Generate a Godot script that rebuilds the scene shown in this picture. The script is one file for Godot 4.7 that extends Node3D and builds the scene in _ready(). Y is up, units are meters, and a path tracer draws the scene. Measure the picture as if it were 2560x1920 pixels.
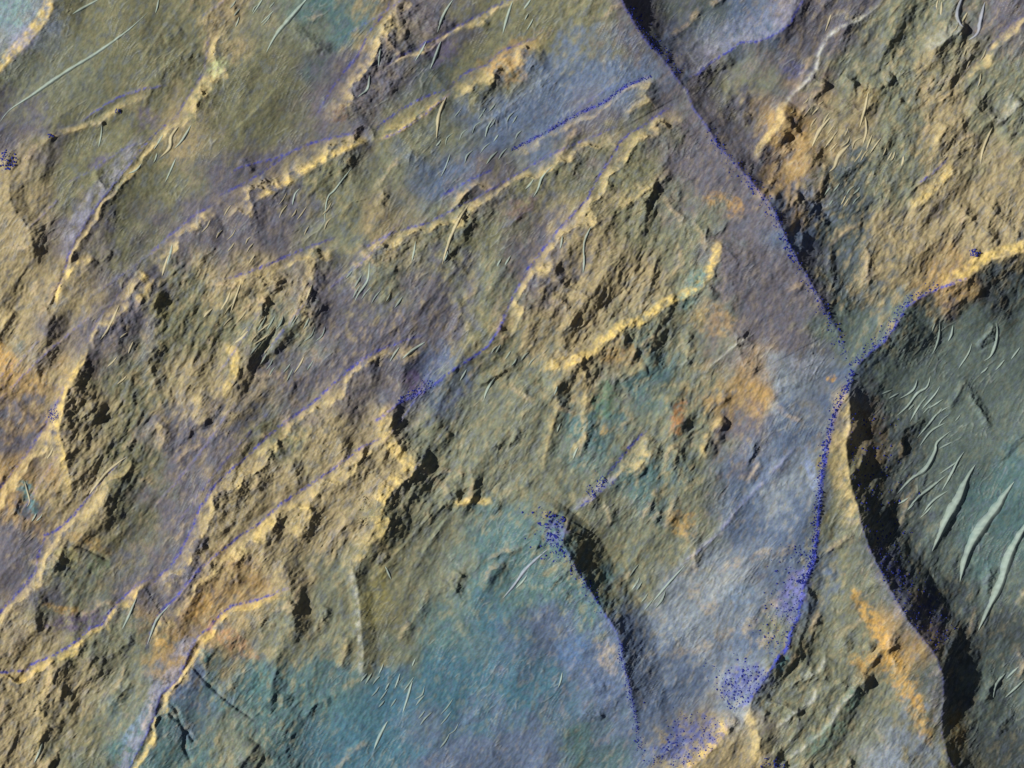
extends Node3D
# Ridged desert highland seen straight down from high above.
# Map units are photograph-sized "map pixels"; one map pixel is 0.25 m on the ground.

const MPP := 0.25
const X0 := -160.0
const Y0 := -160.0
const STEP := 2.5
const NX := 1153
const NY := 897
const ZOOM := 0.397830

var hgt := PackedFloat32Array()
var cr := PackedFloat32Array()
var cg := PackedFloat32Array()
var cb := PackedFloat32Array()
var buf_d := PackedFloat32Array()
var buf_t := PackedFloat32Array()
var stony := PackedFloat32Array()
var touched := PackedInt32Array()
var rng := RandomNumberGenerator.new()
var n_jit: FastNoiseLite
var n_lump: FastNoiseLite
var n_wide: FastNoiseLite
var soil_mat: StandardMaterial3D
var names := {}
var sheet_org := {"A": Vector2(0, 0), "B": Vector2(840, 0), "C": Vector2(1680, 0), "D": Vector2(0, 630), "E": Vector2(840, 630), "F": Vector2(1680, 630), "G": Vector2(0, 1260), "H": Vector2(840, 1260), "I": Vector2(1680, 1260)}

func lin(r: float, g: float, b: float) -> Vector3:
	var c := Color(r / 255.0, g / 255.0, b / 255.0).srgb_to_linear()
	var y := 0.2126 * c.r + 0.7152 * c.g + 0.0722 * c.b
	return Vector3(c.r, c.g, c.b).lerp(Vector3(y, y, y), 0.02)

func noise(seed_: int, wavelength: float, octaves: int, ridged := false) -> FastNoiseLite:
	var n := FastNoiseLite.new()
	n.seed = seed_
	n.noise_type = FastNoiseLite.TYPE_SIMPLEX_SMOOTH
	n.frequency = 1.0 / wavelength
	n.fractal_type = FastNoiseLite.FRACTAL_NONE if octaves <= 1 else (FastNoiseLite.FRACTAL_RIDGED if ridged else FastNoiseLite.FRACTAL_FBM)
	n.fractal_octaves = octaves
	return n

func pts(a: Array) -> PackedVector2Array:
	# survey sheets: a letter switches sheet, then x, y pairs on that sheet
	var out := PackedVector2Array()
	var o := Vector2.ZERO
	var i := 0
	while i < a.size():
		if a[i] is String:
			o = sheet_org[a[i]]
			i += 1
		else:
			out.append(o + Vector2(a[i], a[i + 1]) * ZOOM)
			i += 2
	return out

func smooth_line(p: PackedVector2Array, gap: float) -> PackedVector2Array:
	var out := PackedVector2Array()
	for i in p.size() - 1:
		var a := p[maxi(i - 1, 0)]
		var b := p[i]
		var c := p[i + 1]
		var d := p[mini(i + 2, p.size() - 1)]
		var n := maxi(1, int(b.distance_to(c) / gap))
		for k in n:
			out.append(b.cubic_interpolate(c, a, d, float(k) / n))
	out.append(p[p.size() - 1])
	return out

# ---- relief features -------------------------------------------------------
# distance to the line for every grid post within reach, with side and progress along it
func measure(line: PackedVector2Array, reach: float) -> void:
	touched.clear()
	var total := 0.0
	for i in line.size() - 1:
		total += line[i].distance_to(line[i + 1])
	var run := 0.0
	for i in line.size() - 1:
		var ax := line[i].x
		var ay := line[i].y
		var ex := line[i + 1].x - ax
		var ey := line[i + 1].y - ay
		var len2 := ex * ex + ey * ey
		if len2 < 0.01:
			continue
		var ln := sqrt(len2)
		var cx0 := maxi(0, int(ceil((minf(ax, ax + ex) - reach - X0) / STEP)))
		var cx1 := mini(NX - 1, int((maxf(ax, ax + ex) + reach - X0) / STEP))
		var cy0 := maxi(0, int(ceil((minf(ay, ay + ey) - reach - Y0) / STEP)))
		var cy1 := mini(NY - 1, int((maxf(ay, ay + ey) + reach - Y0) / STEP))
		for cy in range(cy0, cy1 + 1):
			var py := Y0 + cy * STEP - ay
			# span of the row that lies within reach of the segment's own line
			var lo := cx0
			var hi := cx1
			if absf(ey) > 0.05 * ln:
				var mid := py * ex / ey
				var half := reach * ln / absf(ey)
				lo = maxi(lo, int(ceil((ax + mid - half - X0) / STEP)))
				hi = mini(hi, int((ax + mid + half - X0) / STEP))
			for cx in range(lo, hi + 1):
				var px := X0 + cx * STEP - ax
				var s := (px * ex + py * ey) / len2
				var sc := clampf(s, 0.0, 1.0)
				var dx := px - ex * sc
				var dy := py - ey * sc
				var d := dx * dx + dy * dy
				var k := cy * NX + cx
				var old := buf_d[k]
				if old > 1e8:
					if d > reach * reach:
						continue
					touched.append(k)
				elif d >= old * old - 0.0001:
					continue
				d = sqrt(d)
				buf_d[k] = -d if ex * py - ey * px < 0.0 else d
				if d < 0.001:
					buf_d[k] = 0.001
				buf_t[k] = (run + sc * ln) / total
		run += ln

func release() -> void:
	for k in touched:
		buf_d[k] = 1e9

# a ridge: off = how far right of the traced line the crest lies; wl / wr = widths of its two flanks
# o: h, off, wl, wr, pl, pr, jit, lump, tl, band (colour), bw (how strong), blue (rock debris along the line), hs (height along it)
func ridge(a: Array, o: Dictionary) -> void:
	var line := smooth_line(pts(a), 26.0)
	var first := line[0]
	var last := line[line.size() - 1]
	var dir := (last - first).normalized()
	# "right" is the side away from the sunrise side of the map
	var flip := 1.0
	if Vector2(-dir.y, dir.x).dot(Vector2(1.0, 0.3)) < 0.0:
		flip = -1.0
	if o.get("rev", false):
		flip = -flip
	var h: float = 0.56 * float(o.get("h", 4.0))
	var off: float = o.get("off", 0.0)
	var wl: float = o.get("wl", 20.0)
	var wr: float = 1.35 * float(o.get("wr", 20.0))
	var pl: float = o.get("pl", 1.2)
	var pr: float = o.get("pr", 1.1)
	var jit: float = o.get("jit", 3.0)
	var lump: float = 0.5 * float(o.get("lump", 0.5))
	var tl: float = o.get("tl", 0.2)
	var tl0: float = o.get("tl0", tl)
	var tl1: float = o.get("tl1", tl)
	var hs: Array = o.get("hs", [])
	var has_band: bool = o.has("band")
	var band: Vector3 = o.get("band", Vector3.ZERO)
	var bw: float = o.get("bw", 0.75)
	var bl: float = o.get("bl", 0.0 if off > 0.0 else -wl)
	var br: float = o.get("br", off + 3.0)
	var blue: float = 0.82 * float(o.get("blue", 0.0))
	var bc: Vector3 = o.get("bc", lin(56, 62, 140))
	var lw: float = o.get("lw", 3.8)
	var reach := maxf(wl - off, off + wr) + jit + 2.0
	measure(line, reach)
	for k in touched:
		var x := X0 + (k % NX) * STEP
		var y := Y0 + (k / NX) * STEP
		var t := buf_t[k]
		var d := buf_d[k] * flip
		var j := n_jit.get_noise_2d(x, y)
		var tp := clampf(t / tl0, 0.0, 1.0) * clampf((1.0 - t) / tl1, 0.0, 1.0)
		if tp <= 0.0:
			continue
		tp = tp * (2.0 - tp)
		d += jit * j
		var hh := h * tp
		if hs.size() > 1:
			var f := t * (hs.size() - 1)
			var fi := mini(int(f), hs.size() - 2)
			hh *= lerpf(hs[fi], hs[fi + 1], f - fi)
		var lm := n_lump.get_noise_2d(x, y)
		hh *= 1.0 + lump * lm
		var offv := off
		if off > 0.0:
			offv = off * clampf(0.8 + 1.15 * n_wide.get_noise_2d(x, y), 0.38, 1.6) + 0.3 * off * j
		var wlv := wl if off <= 0.0 else offv
		var q := d - offv
		if q < 0.0:
			if -q < wlv:
				hgt[k] += hh * pow(1.0 + q / wlv, pl)
		elif q < wr:
			hgt[k] += hh * pow(1.0 - q / wr, pr)
		if has_band:
			var e := minf(d - bl, br - off + offv - d)
			if e > -4.0:
				var w := bw * tp * clampf((e + 4.0) / 7.0, 0.0, 1.0) * clampf(1.25 + q / (0.7 * wlv + 6.0), 0.3, 1.0) * clampf(0.68 + 1.3 * lm + 0.5 * j, 0.0, 1.0)
				cr[k] = lerpf(cr[k], band.x, w)
				cg[k] = lerpf(cg[k], band.y, w)
				cb[k] = lerpf(cb[k], band.z, w)
		if blue > 0.0:
			var e2 := absf(d + 1.0)
			if e2 < 12.0:
				var w2 := blue * tp * (clampf(1.3 - e2 / lw, 0.0, 1.0) + 0.14 * clampf(1.0 - e2 / 12.0, 0.0, 1.0))
				w2 = clampf(w2 * (0.7 + 0.9 * lm + 1.9 * n_jit.get_noise_2d(x * 2.7, y * 2.7)), 0.0, 0.9)
				cr[k] = lerpf(cr[k], bc.x, w2)
				cg[k] = lerpf(cg[k], bc.y, w2)
				cb[k] = lerpf(cb[k], bc.z, w2)
	release()

# sunny scarp: foot on the traced line, face of width w, back slope behind it
func scarp(a: Array, w: float, h: float, back: float, o := {}) -> void:
	w *= 1.2
	o["off"] = w
	o["wl"] = w
	o["wr"] = back * 1.5
	o["h"] = h
	if not o.has("pl"):
		o["pl"] = 2.8
	if not o.has("bw"):
		o["bw"] = 0.62
	if not o.has("band"):
		o["band"] = lin(174, 157, 110)
	ridge(a, o)

func crest(a: Array, wl: float, wr: float, h: float, o := {}) -> void:
	o["wl"] = wl
	o["wr"] = wr
	o["h"] = h
	ridge(a, o)

# an edge beyond which all the land lies lower
func drop(a: Array, wide: float, h: float, reach: float) -> void:
	var line := smooth_line(pts(a), 40.0)
	measure(line, reach)
	for k in touched:
		var d := -buf_d[k]
		var x := X0 + (k % NX) * STEP
		var y := Y0 + (k / NX) * STEP
		d += 3.0 * n_jit.get_noise_2d(x, y)
		if d > 0.0:
			var ww := wide * lerpf(1.15, 1.0, smoothstep(760.0, 1060.0, y))
			hgt[k] -= h * tanh(d / ww)
	release()

func mound(sheet: String, x: float, y: float, r: float, h: float) -> void:
	var c: Vector2 = sheet_org[sheet] + Vector2(x, y) * ZOOM
	var ci := int((c.x - X0) / STEP)
	var cj := int((c.y - Y0) / STEP)
	var n := int(r * 1.5 / STEP) + 1
	for j in range(maxi(0, cj - n), mini(NY, cj + n + 1)):
		for i in range(maxi(0, ci - n), mini(NX, ci + n + 1)):
			var px := X0 + i * STEP
			var py := Y0 + j * STEP
			var d := Vector2(px, py).distance_to(c) * (1.0 + 0.5 * n_lump.get_noise_2d(px, py)) / r
			if d < 1.0:
				hgt[j * NX + i] += 0.62 * h * pow(1.0 - d, 1.1)

func crater(c: Vector2, r: float, depth: float) -> void:
	var n := int(r * 2.2 / STEP) + 1
	var ci := int((c.x - X0) / STEP)
	var cj := int((c.y - Y0) / STEP)
	for j in range(cj - n, cj + n + 1):
		for i in range(ci - n, ci + n + 1):
			var px := X0 + i * STEP
			var py := Y0 + j * STEP
			var d := Vector2(px, py).distance_to(c) * (1.0 + 0.45 * n_lump.get_noise_2d(px, py)) / r
			if d < 1.0:
				hgt[j * NX + i] += depth * (d * d - 0.7)
			elif d < 2.0:
				hgt[j * NX + i] += depth * 0.3 * pow(2.0 - d, 2.0)

# colour patch, torn by noise: mineral dust, sand, sometimes painted shade
func patch(sheet: String, x: float, y: float, rx: float, ry: float, turn: float, col: Vector3, w: float) -> void:
	var c: Vector2 = sheet_org[sheet] + Vector2(x, y) * ZOOM
	var r := maxf(rx, ry) * 1.5
	var ca := cos(turn)
	var sa := sin(turn)
	for j in range(maxi(0, int((c.y - r - Y0) / STEP)), mini(NY, int((c.y + r - Y0) / STEP))):
		for i in range(maxi(0, int((c.x - r - X0) / STEP)), mini(NX, int((c.x + r - X0) / STEP))):
			var px := X0 + i * STEP
			var py := Y0 + j * STEP
			var dx := px - c.x
			var dy := py - c.y
			var e := Vector2((dx * ca + dy * sa) / rx, (-dx * sa + dy * ca) / ry).length()
			e += 0.55 * n_lump.get_noise_2d(px * 0.8, py * 0.8) + 0.35 * n_jit.get_noise_2d(px, py)
			if e < 1.0:
				var k := j * NX + i
				var f := w * clampf((1.0 - e) * 2.2, 0.0, 1.0) * clampf(0.7 + 1.5 * n_jit.get_noise_2d(px * 1.3 + 300.0, py * 1.3), 0.05, 1.0)
				cr[k] = lerpf(cr[k], col.x, f)
				cg[k] = lerpf(cg[k], col.y, f)
				cb[k] = lerpf(cb[k], col.z, f)

# ---- helpers for objects ---------------------------------------------------
func ground(p: Vector2) -> float:
	var fx := clampf((p.x - X0) / STEP, 0.0, NX - 1.001)
	var fy := clampf((p.y - Y0) / STEP, 0.0, NY - 1.001)
	var i := int(fx)
	var j := int(fy)
	var k := j * NX + i
	var u := fx - i
	var v := fy - j
	return lerpf(lerpf(hgt[k], hgt[k + 1], u), lerpf(hgt[k + NX], hgt[k + NX + 1], u), v)

func world(p: Vector2, up := 0.0) -> Vector3:
	return Vector3((p.x - 1280.0) * MPP, ground(p) + up, (p.y - 960.0) * MPP)

func numbered(n: String) -> String:
	var c: int = names.get(n, 0)
	names[n] = c + 1
	return n if c == 0 else "%s_%03d" % [n, c]

func tag(o: Node, label: String, category: String, group := "", kind := "") -> void:
	if label:
		o.set_meta("label", label)
	if category:
		o.set_meta("category", category)
	if group:
		o.set_meta("group", group)
	if kind:
		o.set_meta("kind", kind)

func _ready() -> void:
	rng.seed = 4711
	# ---- camera, sky, sun, exposure ----
	var cam := Camera3D.new()
	cam.name = "camera"
	cam.fov = 10.0
	cam.near = 10.0
	cam.far = 9000.0
	cam.position = Vector3(0, 240.0 / tan(deg_to_rad(5.0)), 0)
	cam.rotation_degrees = Vector3(-90, 0, 0)
	add_child(cam)
	cam.current = true
	var sky_mat := ProceduralSkyMaterial.new()
	sky_mat.sky_top_color = Color(0.46, 0.50, 0.60)
	sky_mat.sky_horizon_color = Color(0.62, 0.58, 0.54)
	sky_mat.ground_horizon_color = Color(0.62, 0.58, 0.54)
	sky_mat.ground_bottom_color = Color(0.3, 0.28, 0.25)
	sky_mat.energy_multiplier = 0.28
	var env := Environment.new()
	env.background_mode = Environment.BG_SKY
	env.sky = Sky.new()
	env.sky.sky_material = sky_mat
	env.tonemap_mode = Environment.TONE_MAPPER_LINEAR
	env.tonemap_exposure = 1.48
	env.sdfgi_enabled = true
	env.ssao_enabled = true
	env.ssil_enabled = true
	var we := WorldEnvironment.new()
	we.name = "environment"
	we.environment = env
	add_child(we)
	var sun := DirectionalLight3D.new()
	sun.name = "sun"
	sun.light_energy = 1.6
	sun.light_color = Color(1.0, 0.98, 0.95)
	sun.light_angular_distance = 0.5
	sun.shadow_enabled = true
	var el := deg_to_rad(37.5)
	var to_sun := Vector3(-cos(el) * 0.985, sin(el), -cos(el) * 0.17)
	sun.look_at_from_position(to_sun * 1000.0, Vector3.ZERO, Vector3.UP)
	add_child(sun)

	# ---- terrain ----
	n_jit = noise(11, 28.0, 4)
	n_jit.fractal_gain = 0.62
	n_lump = noise(12, 40.0, 4)
	n_lump.fractal_gain = 0.58
	n_wide = noise(13, 110.0, 2)
	base_land()
	features()
	strata()
	ledges()
	fine_relief()
	build_land()
	sand_ridges()
	boulders()

const SOIL := ["wvvvygtypvvvpdbppggp", "ggvvvvppdvbbbpgpggyg", "pvvyvvpvgbbpvppoygyg", "yvvvppvgbpvvvppodgyy", "ypvpppgygvpyvgpbdyyy", "yypvyypgpgpyygppdyod", "yppvvgpppvyyggppDDDD", "oyvyypppbggytgowbDDD", "pyvppvyygggtggpbydDD", "oyvpyyyyggggtgbwvdDt", "pyvpyyyvgttvggbbgdDt", "pgppoygvgtttgwwbgddD", "yvgoyggvtTbbbwbggodd", "yygbtttTTTTbbbwgggdD", "yvttgtTTbbbtbyyggwvd"]
const ROUGH := ["11124112111211234564", "11141112111221234675", "11111111211221344566", "42111242222343146555", "42112212422464126666", "53366534453675215553", "53466645445764322311", "55566543345545421111", "36754455544546422411", "46534556654455322411", "34433565333444323421", "34344532333443334442", "55334442222333354342", "67434531222222355342", "65335522222322455342"]

func base_land() -> void:
	var pal := {"p": lin(89, 87, 94), "v": lin(99, 100, 80), "y": lin(131, 121, 94), "t": lin(75, 100, 101), "T": lin(63, 96, 111), "b": lin(82, 96, 118), "d": lin(68, 76, 76), "D": lin(88, 101, 96), "o": lin(142, 120, 82), "g": lin(103, 107, 91), "w": lin(114, 124, 134)}
	var soil_r := PackedFloat32Array()
	var soil_g := PackedFloat32Array()
	var soil_b := PackedFloat32Array()
	var rough := PackedFloat32Array()
	for r in 15:
		var s: String = SOIL[r].replace(" ", "")
		for c in 20:
			var v: Vector3 = pal[s[c]]
			soil_r.append(v.x)
			soil_g.append(v.y)
			soil_b.append(v.z)
			rough.append(float(ROUGH[r][c]) / 9.0)
	var n := NX * NY
	hgt.resize(n)
	cr.resize(n)
	cg.resize(n)
	cb.resize(n)
	buf_d.resize(n)
	buf_d.fill(1e9)
	buf_t.resize(n)
	stony.resize(n)
	var n_low := noise(1, 420.0, 2)
	var n_wx := noise(2, 120.0, 3)
	var n_wy := noise(3, 120.0, 3)
	var n_rough := noise(4, 74.0, 5, true)
	n_rough.fractal_gain = 0.6
	var n_big := noise(9, 250.0, 2, true)
	var n_rough2 := noise(6, 30.0, 3)
	var n_spot := noise(5, 24.0, 4)
	var n_blk := noise(8, 46.0, 1)
	n_blk.noise_type = FastNoiseLite.TYPE_CELLULAR
	n_blk.cellular_return_type = FastNoiseLite.RETURN_DISTANCE2_SUB
	var och := lin(146, 133, 102)
	var slate := lin(84, 93, 108)
	var k := 0
	for j in NY:
		var y := Y0 + j * STEP
		for i in NX:
			var x := X0 + i * STEP
			var wx := n_wx.get_noise_2d(x, y)
			var wy := n_wy.get_noise_2d(x, y)
			var sp := n_spot.get_noise_2d(x * 0.94 + y * 0.5, (x * 0.55 - y * 0.835) * 0.6)
			var gx := clampf((x + 85.0 * wx + 46.0 * sp) / 128.0 - 0.5, 0.0, 18.999)
			var gy := clampf((y + 85.0 * wy - 46.0 * sp) / 128.0 - 0.5, 0.0, 13.999)
			var ci := int(gx)
			var cj := int(gy)
			var u := gx - ci
			var v := gy - cj
			u = u * u * (3.0 - 2.0 * u)
			v = v * v * (3.0 - 2.0 * v)
			var q := cj * 20 + ci
			var w00 := (1.0 - u) * (1.0 - v)
			var w10 := u * (1.0 - v)
			var w01 := (1.0 - u) * v
			var w11 := u * v
			var r := soil_r[q] * w00 + soil_r[q + 1] * w10 + soil_r[q + 20] * w01 + soil_r[q + 21] * w11
			var g := soil_g[q] * w00 + soil_g[q + 1] * w10 + soil_g[q + 20] * w01 + soil_g[q + 21] * w11
			var b := soil_b[q] * w00 + soil_b[q + 1] * w10 + soil_b[q + 20] * w01 + soil_b[q + 21] * w11
			var ro := rough[q] * w00 + rough[q + 1] * w10 + rough[q + 20] * w01 + rough[q + 21] * w11
			# lineation runs up to the right
			var al := x * 0.55 - y * 0.835
			var ac := x * 0.835 + y * 0.55
			var rg := n_rough.get_noise_2d(ac + 14.0 * wx, al * 0.45 + 14.0 * wy)
			var r2 := n_rough2.get_noise_2d(ac, al * 0.36)
			stony[k] = ro
			var rr := ro * ro * 2.3
			var blk := minf(0.45, n_blk.get_noise_2d(ac + 18.0 * wx, al * 0.7 + 18.0 * wy) + 1.0)
			hgt[k] = 5.0 * n_low.get_noise_2d(x, y) + 0.85 * rr * (1.7 * rg + 0.5 * r2 + 0.8 * blk) + (0.7 + 4.8 * ro) * n_big.get_noise_2d(x * 0.75 + y * 0.62, (x * 0.8 - y * 0.6) * 0.42)
			if sp > 0.08:
				var f := minf((sp - 0.08) * 1.1, 0.42) * minf(1.0, 0.1 + 1.6 * ro)
				r = lerpf(r, och.x, f)
				g = lerpf(g, och.y, f)
				b = lerpf(b, och.z, f)
			elif sp < -0.06:
				var f2 := minf((-0.06 - sp) * 1.0, 0.38)
				r = lerpf(r, slate.x, f2)
				g = lerpf(g, slate.y, f2)
				b = lerpf(b, slate.z, f2)
			cr[k] = r
			cg[k] = g
			cb[k] = b
			k += 1

func features() -> void:
	var pale := lin(168, 170, 162)
	var tan_ := lin(174, 157, 110)
	var gold := lin(196, 172, 102)
	var mist := lin(136, 138, 158)
	var teal := lin(78, 116, 118)
	var orange := lin(176, 140, 74)
	# --- the great valley on the right and the edges around it ---
	drop(["C", 2520, 1480, 2212, 1590, 2000, 1640, "F", 1860, 170, 1680, 235, 1560, 290, 1470, 350, 1430, 430, 1370, 520, 1290, 600, 1200, 680, 1150, 740, 1118, 850, 1115, 970, 1120, 1100, 1090, 1200, 1100, 1300, 1120, 1450, 1150, 1560, "I", 1160, 0, 1190, 140, 1240, 280, 1320, 440, 1400, 600, 1480, 730, 1560, 830, 1640, 930, 1700, 1070, 1705, 1240, 1700, 1400, 1720, 1540, 1770, 1650, 1800, 2100].duplicate(), 165.0, 26.5, 760.0)
	# long smooth-flanked ridge, upper edge
	crest(["B", 1690, -420, 1780, -20, 1820, 70, 1880, 170, 1960, 280, 2060, 390, 2140, 500, "C", 95, 580, 130, 680, 210, 790, 300, 930, 400, 1040, 520, 1180, 620, 1310, 700, 1480, 790, 1650, "F", 830, 130, 900, 260, 960, 370, 1030, 490, 1090, 620, 1130, 720], 300.0, 76.0, 26.0, {"pr": 1.4, "pl": 1.3, "jit": 2.0, "lump": 0.12, "tl0": 0.05, "tl1": 0.22, "hs": [1.15, 1.2, 0.9, 0.7, 0.8, 1.05, 1.05, 1.0, 0.8], "blue": 0.5})
	# lower edge of the smooth slope with its line of blue rock
	crest(["F", 1160, 730, 1110, 850, 1050, 960, 1000, 1110, 970, 1260, 940, 1420, 930, 1540, "I", 930, 0, 910, 200, 890, 380, 830, 510, 800, 690, 750, 790, 720, 900, 650, 980, 590, 1080, 540, 1150, 480, 1230, 380, 1310], 240.0, 34.0, 11.0, {"pr": 1.2, "pl": 1.2, "jit": 3.0, "lump": 0.15, "tl0": 0.2, "tl1": 0.2, "hs": [0.4, 0.4, 0.4, 0.7, 0.9, 1.0, 1.0], "blue": 1.2, "lw": 6.0, "bc": lin(50, 62, 158)})
	crest(["F", 1110, 850, 1113, 970, 1118, 1100, 1088, 1200, 1098, 1300, 1118, 1450, 1150, 1560, "I", 1160, 0, 1190, 140], 60.0, 34.0, 3.5, {"band": tan_, "bl": -46.0, "br": 0.0, "bw": 0.8, "tl": 0.1})
	crest(["I", 1160, 0, 1240, 280, 1320, 440, 1400, 600, 1480, 730, 1560, 830, 1640, 930, 1700, 1070, 1705, 1240, 1700, 1400, 1720, 1540, 1770, 1650, 1790, 1900], 130.0, 80.0, 12.0, {"pr": 1.0, "hs": [0.5, 1.0, 1.0, 0.8, 0.15, 0.0, 0.0], "lump": 0.15, "jit": 3.0, "blue": 0.4, "tl": 0.1})
	# yellow edge above the valley
	crest(["C", 2620, 1440, 2212, 1585, 2000, 1640, "F", 1860, 165, 1760, 205, 1640, 245], 80.0, 40.0, 7.0, {"band": gold, "bl": -30.0, "br": 2.0, "bw": 0.75, "tl0": 0.05, "tl1": 0.3, "jit": 6.0, "blue": 0.1})
	crest(["F", 1860, 165, 1680, 230, 1560, 288, 1470, 348, 1430, 430, 1370, 520, 1290, 600, 1200, 678, 1140, 740], 70.0, 24.0, 3.6, {"tl": 0.12, "blue": 0.9, "lw": 4.5})
	# dark walled basin at the top
	crest(["C", 850, -60, 830, 0, 780, 80, 740, 160, 640, 230, 520, 270, 430, 275, 380, 310, 240, 400, 180, 460, 60, 510], 110.0, 26.0, 6.0, {"band": mist, "bl": -70.0, "br": 0.0, "bw": 0.45, "blue": 0.9})
	# spur that runs down into the sand basin
	crest(["H", 1500, 60, 1470, 100, 1440, 160, 1420, 250, 1470, 320, 1520, 430, 1580, 510, 1640, 610, 1705, 710, 1760, 800, 1790, 880, 1810, 1020, 1840, 1130, 1870, 1250, 1890, 1390, 1920, 1540], 150.0, 66.0, 20.0, {"pr": 1.2, "lump": 0.2, "tl0": 0.14, "tl1": 0.3, "hs": [1.0, 1.25, 1.25, 1.15, 0.9, 0.8, 0.7, 0.6], "blue": 0.45, "jit": 4.0})
	# --- upper left ---
	crest(["A", 360, -300, 345, -40, 335, 60, 300, 130, 200, 260, 80, 380, -40, 500, -300, 760], 120.0, 60.0, 9.0, {"band": gold, "bl": -26.0, "br": 2.0, "tl": 0.02, "lump": 0.25})
	scarp(["A", 1320, 180, 1300, 350, 1280, 460, 1180, 610, 1120, 720, 1090, 790], 34.0, 6.5, 60.0, {"blue": 0.4})
	scarp(["A", 1120, 720, 980, 840, 880, 950, 740, 1140, 620, 1290, 540, 1410, 480, 1510, 420, 1640, "D", 385, 170, 330, 290], 15.0, 5.0, 70.0, {"blue": 0.6, "tl": 0.12})
	crest(["A", 960, 860, 740, 1140, 620, 1290, 540, 1410, 480, 1510, 420, 1640], 80.0, 20.0, 5.0, {"band": mist, "bl": -38.0, "br": -2.0, "bw": 0.5})
	scarp(["D", 560, -10, 460, 70, 385, 170, 330, 290, 300, 350], 18.0, 4.0, 60.0, {"band": gold})
	crest(["A", 30, 1060, 65, 1150, 75, 1290, 130, 1370, 200, 1450, 215, 1560, 210, 1680], 70.0, 26.0, 8.0)
	mound("A", 45, 1020, 34.0, 6.0)
	mound("A", 310, 865, 18.0, 4.0)
	mound("A", 740, 700, 12.0, 3.0)
	mound("A", 640, 775, 10.0, 3.0)
	crest(["A", 240, 940, 310, 870, 400, 840, 640, 770, 740, 690, 840, 640, 940, 600], 16.0, 22.0, 3.5, {"lump": 1.2, "band": tan_, "bl": -12.0, "br": 4.0, "bw": 0.5})
	crest(["A", 490, 780, 620, 690, 800, 590, 1050, 540], 9.0, 10.0, 1.6, {"blue": 0.6})
	crest(["A", 270, 930, 300, 980, 280, 1080, 230, 1150], 34.0, 16.0, 3.0)
	crest(["A", 420, 1160, 560, 1080, 700, 990, 780, 940, 880, 900], 10.0, 16.0, 1.6, {"blue": 0.35})
	scarp(["B", 360, -60, 330, 50, 200, 220, 150, 340, 60, 440, "A", 2110, 520, 2030, 650, 1985, 740], 40.0, 9.5, 75.0, {"blue": 0.6, "bl": 14.0, "lump": 0.8})
	scarp(["A", 2300, 810, 2212, 840, 1900, 920, 1700, 1050, 1550, 1150, 1340, 1250], 44.0, 6.5, 55.0, {"blue": 0.6, "bw": 0.55})
	crest(["A", 1900, 930, 1720, 1000, 1500, 1060, 1440, 1110], 8.0, 14.0, 1.2, {"blue": 0.6})
	scarp(["A", 1340, 1290, 1240, 1340, 1130, 1430, 1010, 1530, 925, 1620], 26.0, 6.0, 55.0, {"blue": 0.5})
	crest(["A", 1600, 1260, 1640, 1250, 1840, 1140, 1960, 1060, 2060, 1000, 2212, 930, 2320, 870], 16.0, 40.0, 4.0, {"band": gold, "bw": 0.7})
	scarp(["A", 2130, 1490, 1950, 1550, 1850, 1590, 1720, 1650, "D", 1560, 130, 1400, 180], 26.0, 5.0, 80.0, {"blue": 0.7})
	# --- upper middle ---
	scarp(["B", 1160, -30, 980, 50, 880, 110, 760, 170, 650, 230, 560, 280, 420, 350, 300, 420], 12.0, 3.0, 45.0, {"blue": 0.6, "bw": 0.6})
	scarp(["B", 1280, 230, 1150, 280, 1040, 320, 940, 410, 830, 450, 740, 520, 690, 575], 26.0, 6.5, 85.0, {"blue": 0.5, "lump": 0.9})
	scarp(["B", 700, 560, 560, 610, 430, 680, 300, 770, 250, 830], 32.0, 4.5, 24.0, {"blue": 0.8, "band": lin(160, 144, 92)})
	crest(["B", 730, 580, 600, 690, 500, 770, 360, 850, 240, 890], 16.0, 55.0, 3.0, {"blue": 0.5, "band": gold, "bw": 0.5, "bl": -6.0})
	crater(Vector2(907, 338), 24.0, 3.6)
	crest(["B", 490, 380, 600, 460, 660, 520, 700, 570], 30.0, 30.0, 3.5)
	scarp(["B", 1990, 485, 1820, 550, 1700, 640, 1500, 730, 1400, 790, 1230, 880, 1100, 940], 16.0, 3.0, 70.0, {"blue": 1.0, "bw": 0.35, "tl": 0.1})
	scarp(["B", 1000, 1060, 850, 1130, 740, 1190, 650, 1240], 30.0, 3.0, 40.0, {"blue": 0.8, "bw": 0.4})
	scarp(["B", 1780, 790, 1620, 860, 1470, 920, 1300, 1000, 1160, 1080, 1000, 1180, 850, 1260, 700, 1340, 560, 1410, 400, 1450, 250, 1520, 110, 1610], 24.0, 6.5, 70.0, {"blue": 0.55, "lump": 0.9, "tl": 0.12})
	crest(["B", 2000, 500, 1930, 600, 1970, 640, 1800, 730], 20.0, 20.0, 2.5, {"band": tan_, "bw": 0.5})
	scarp(["B", 2150, 650, 2000, 740, 1930, 800, 1860, 830, 1790, 890, 1720, 1010, 1640, 1130, 1580, 1250, 1480, 1360, 1380, 1470, 1240, 1650, "E", 1200, 120, 1120, 270, 1060, 400, 1010, 510], 28.0, 8.0, 60.0, {"blue": 0.7, "tl": 0.1, "lump": 0.7})
	crest(["E", 1080, 380, 1020, 500, 960, 590, 870, 660, 770, 720, 640, 820, 560, 880, 480, 910, 400, 950, 300, 1030, 240, 1070], 50.0, 34.0, 5.0, {"blue": 1.0, "tl": 0.08})
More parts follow.
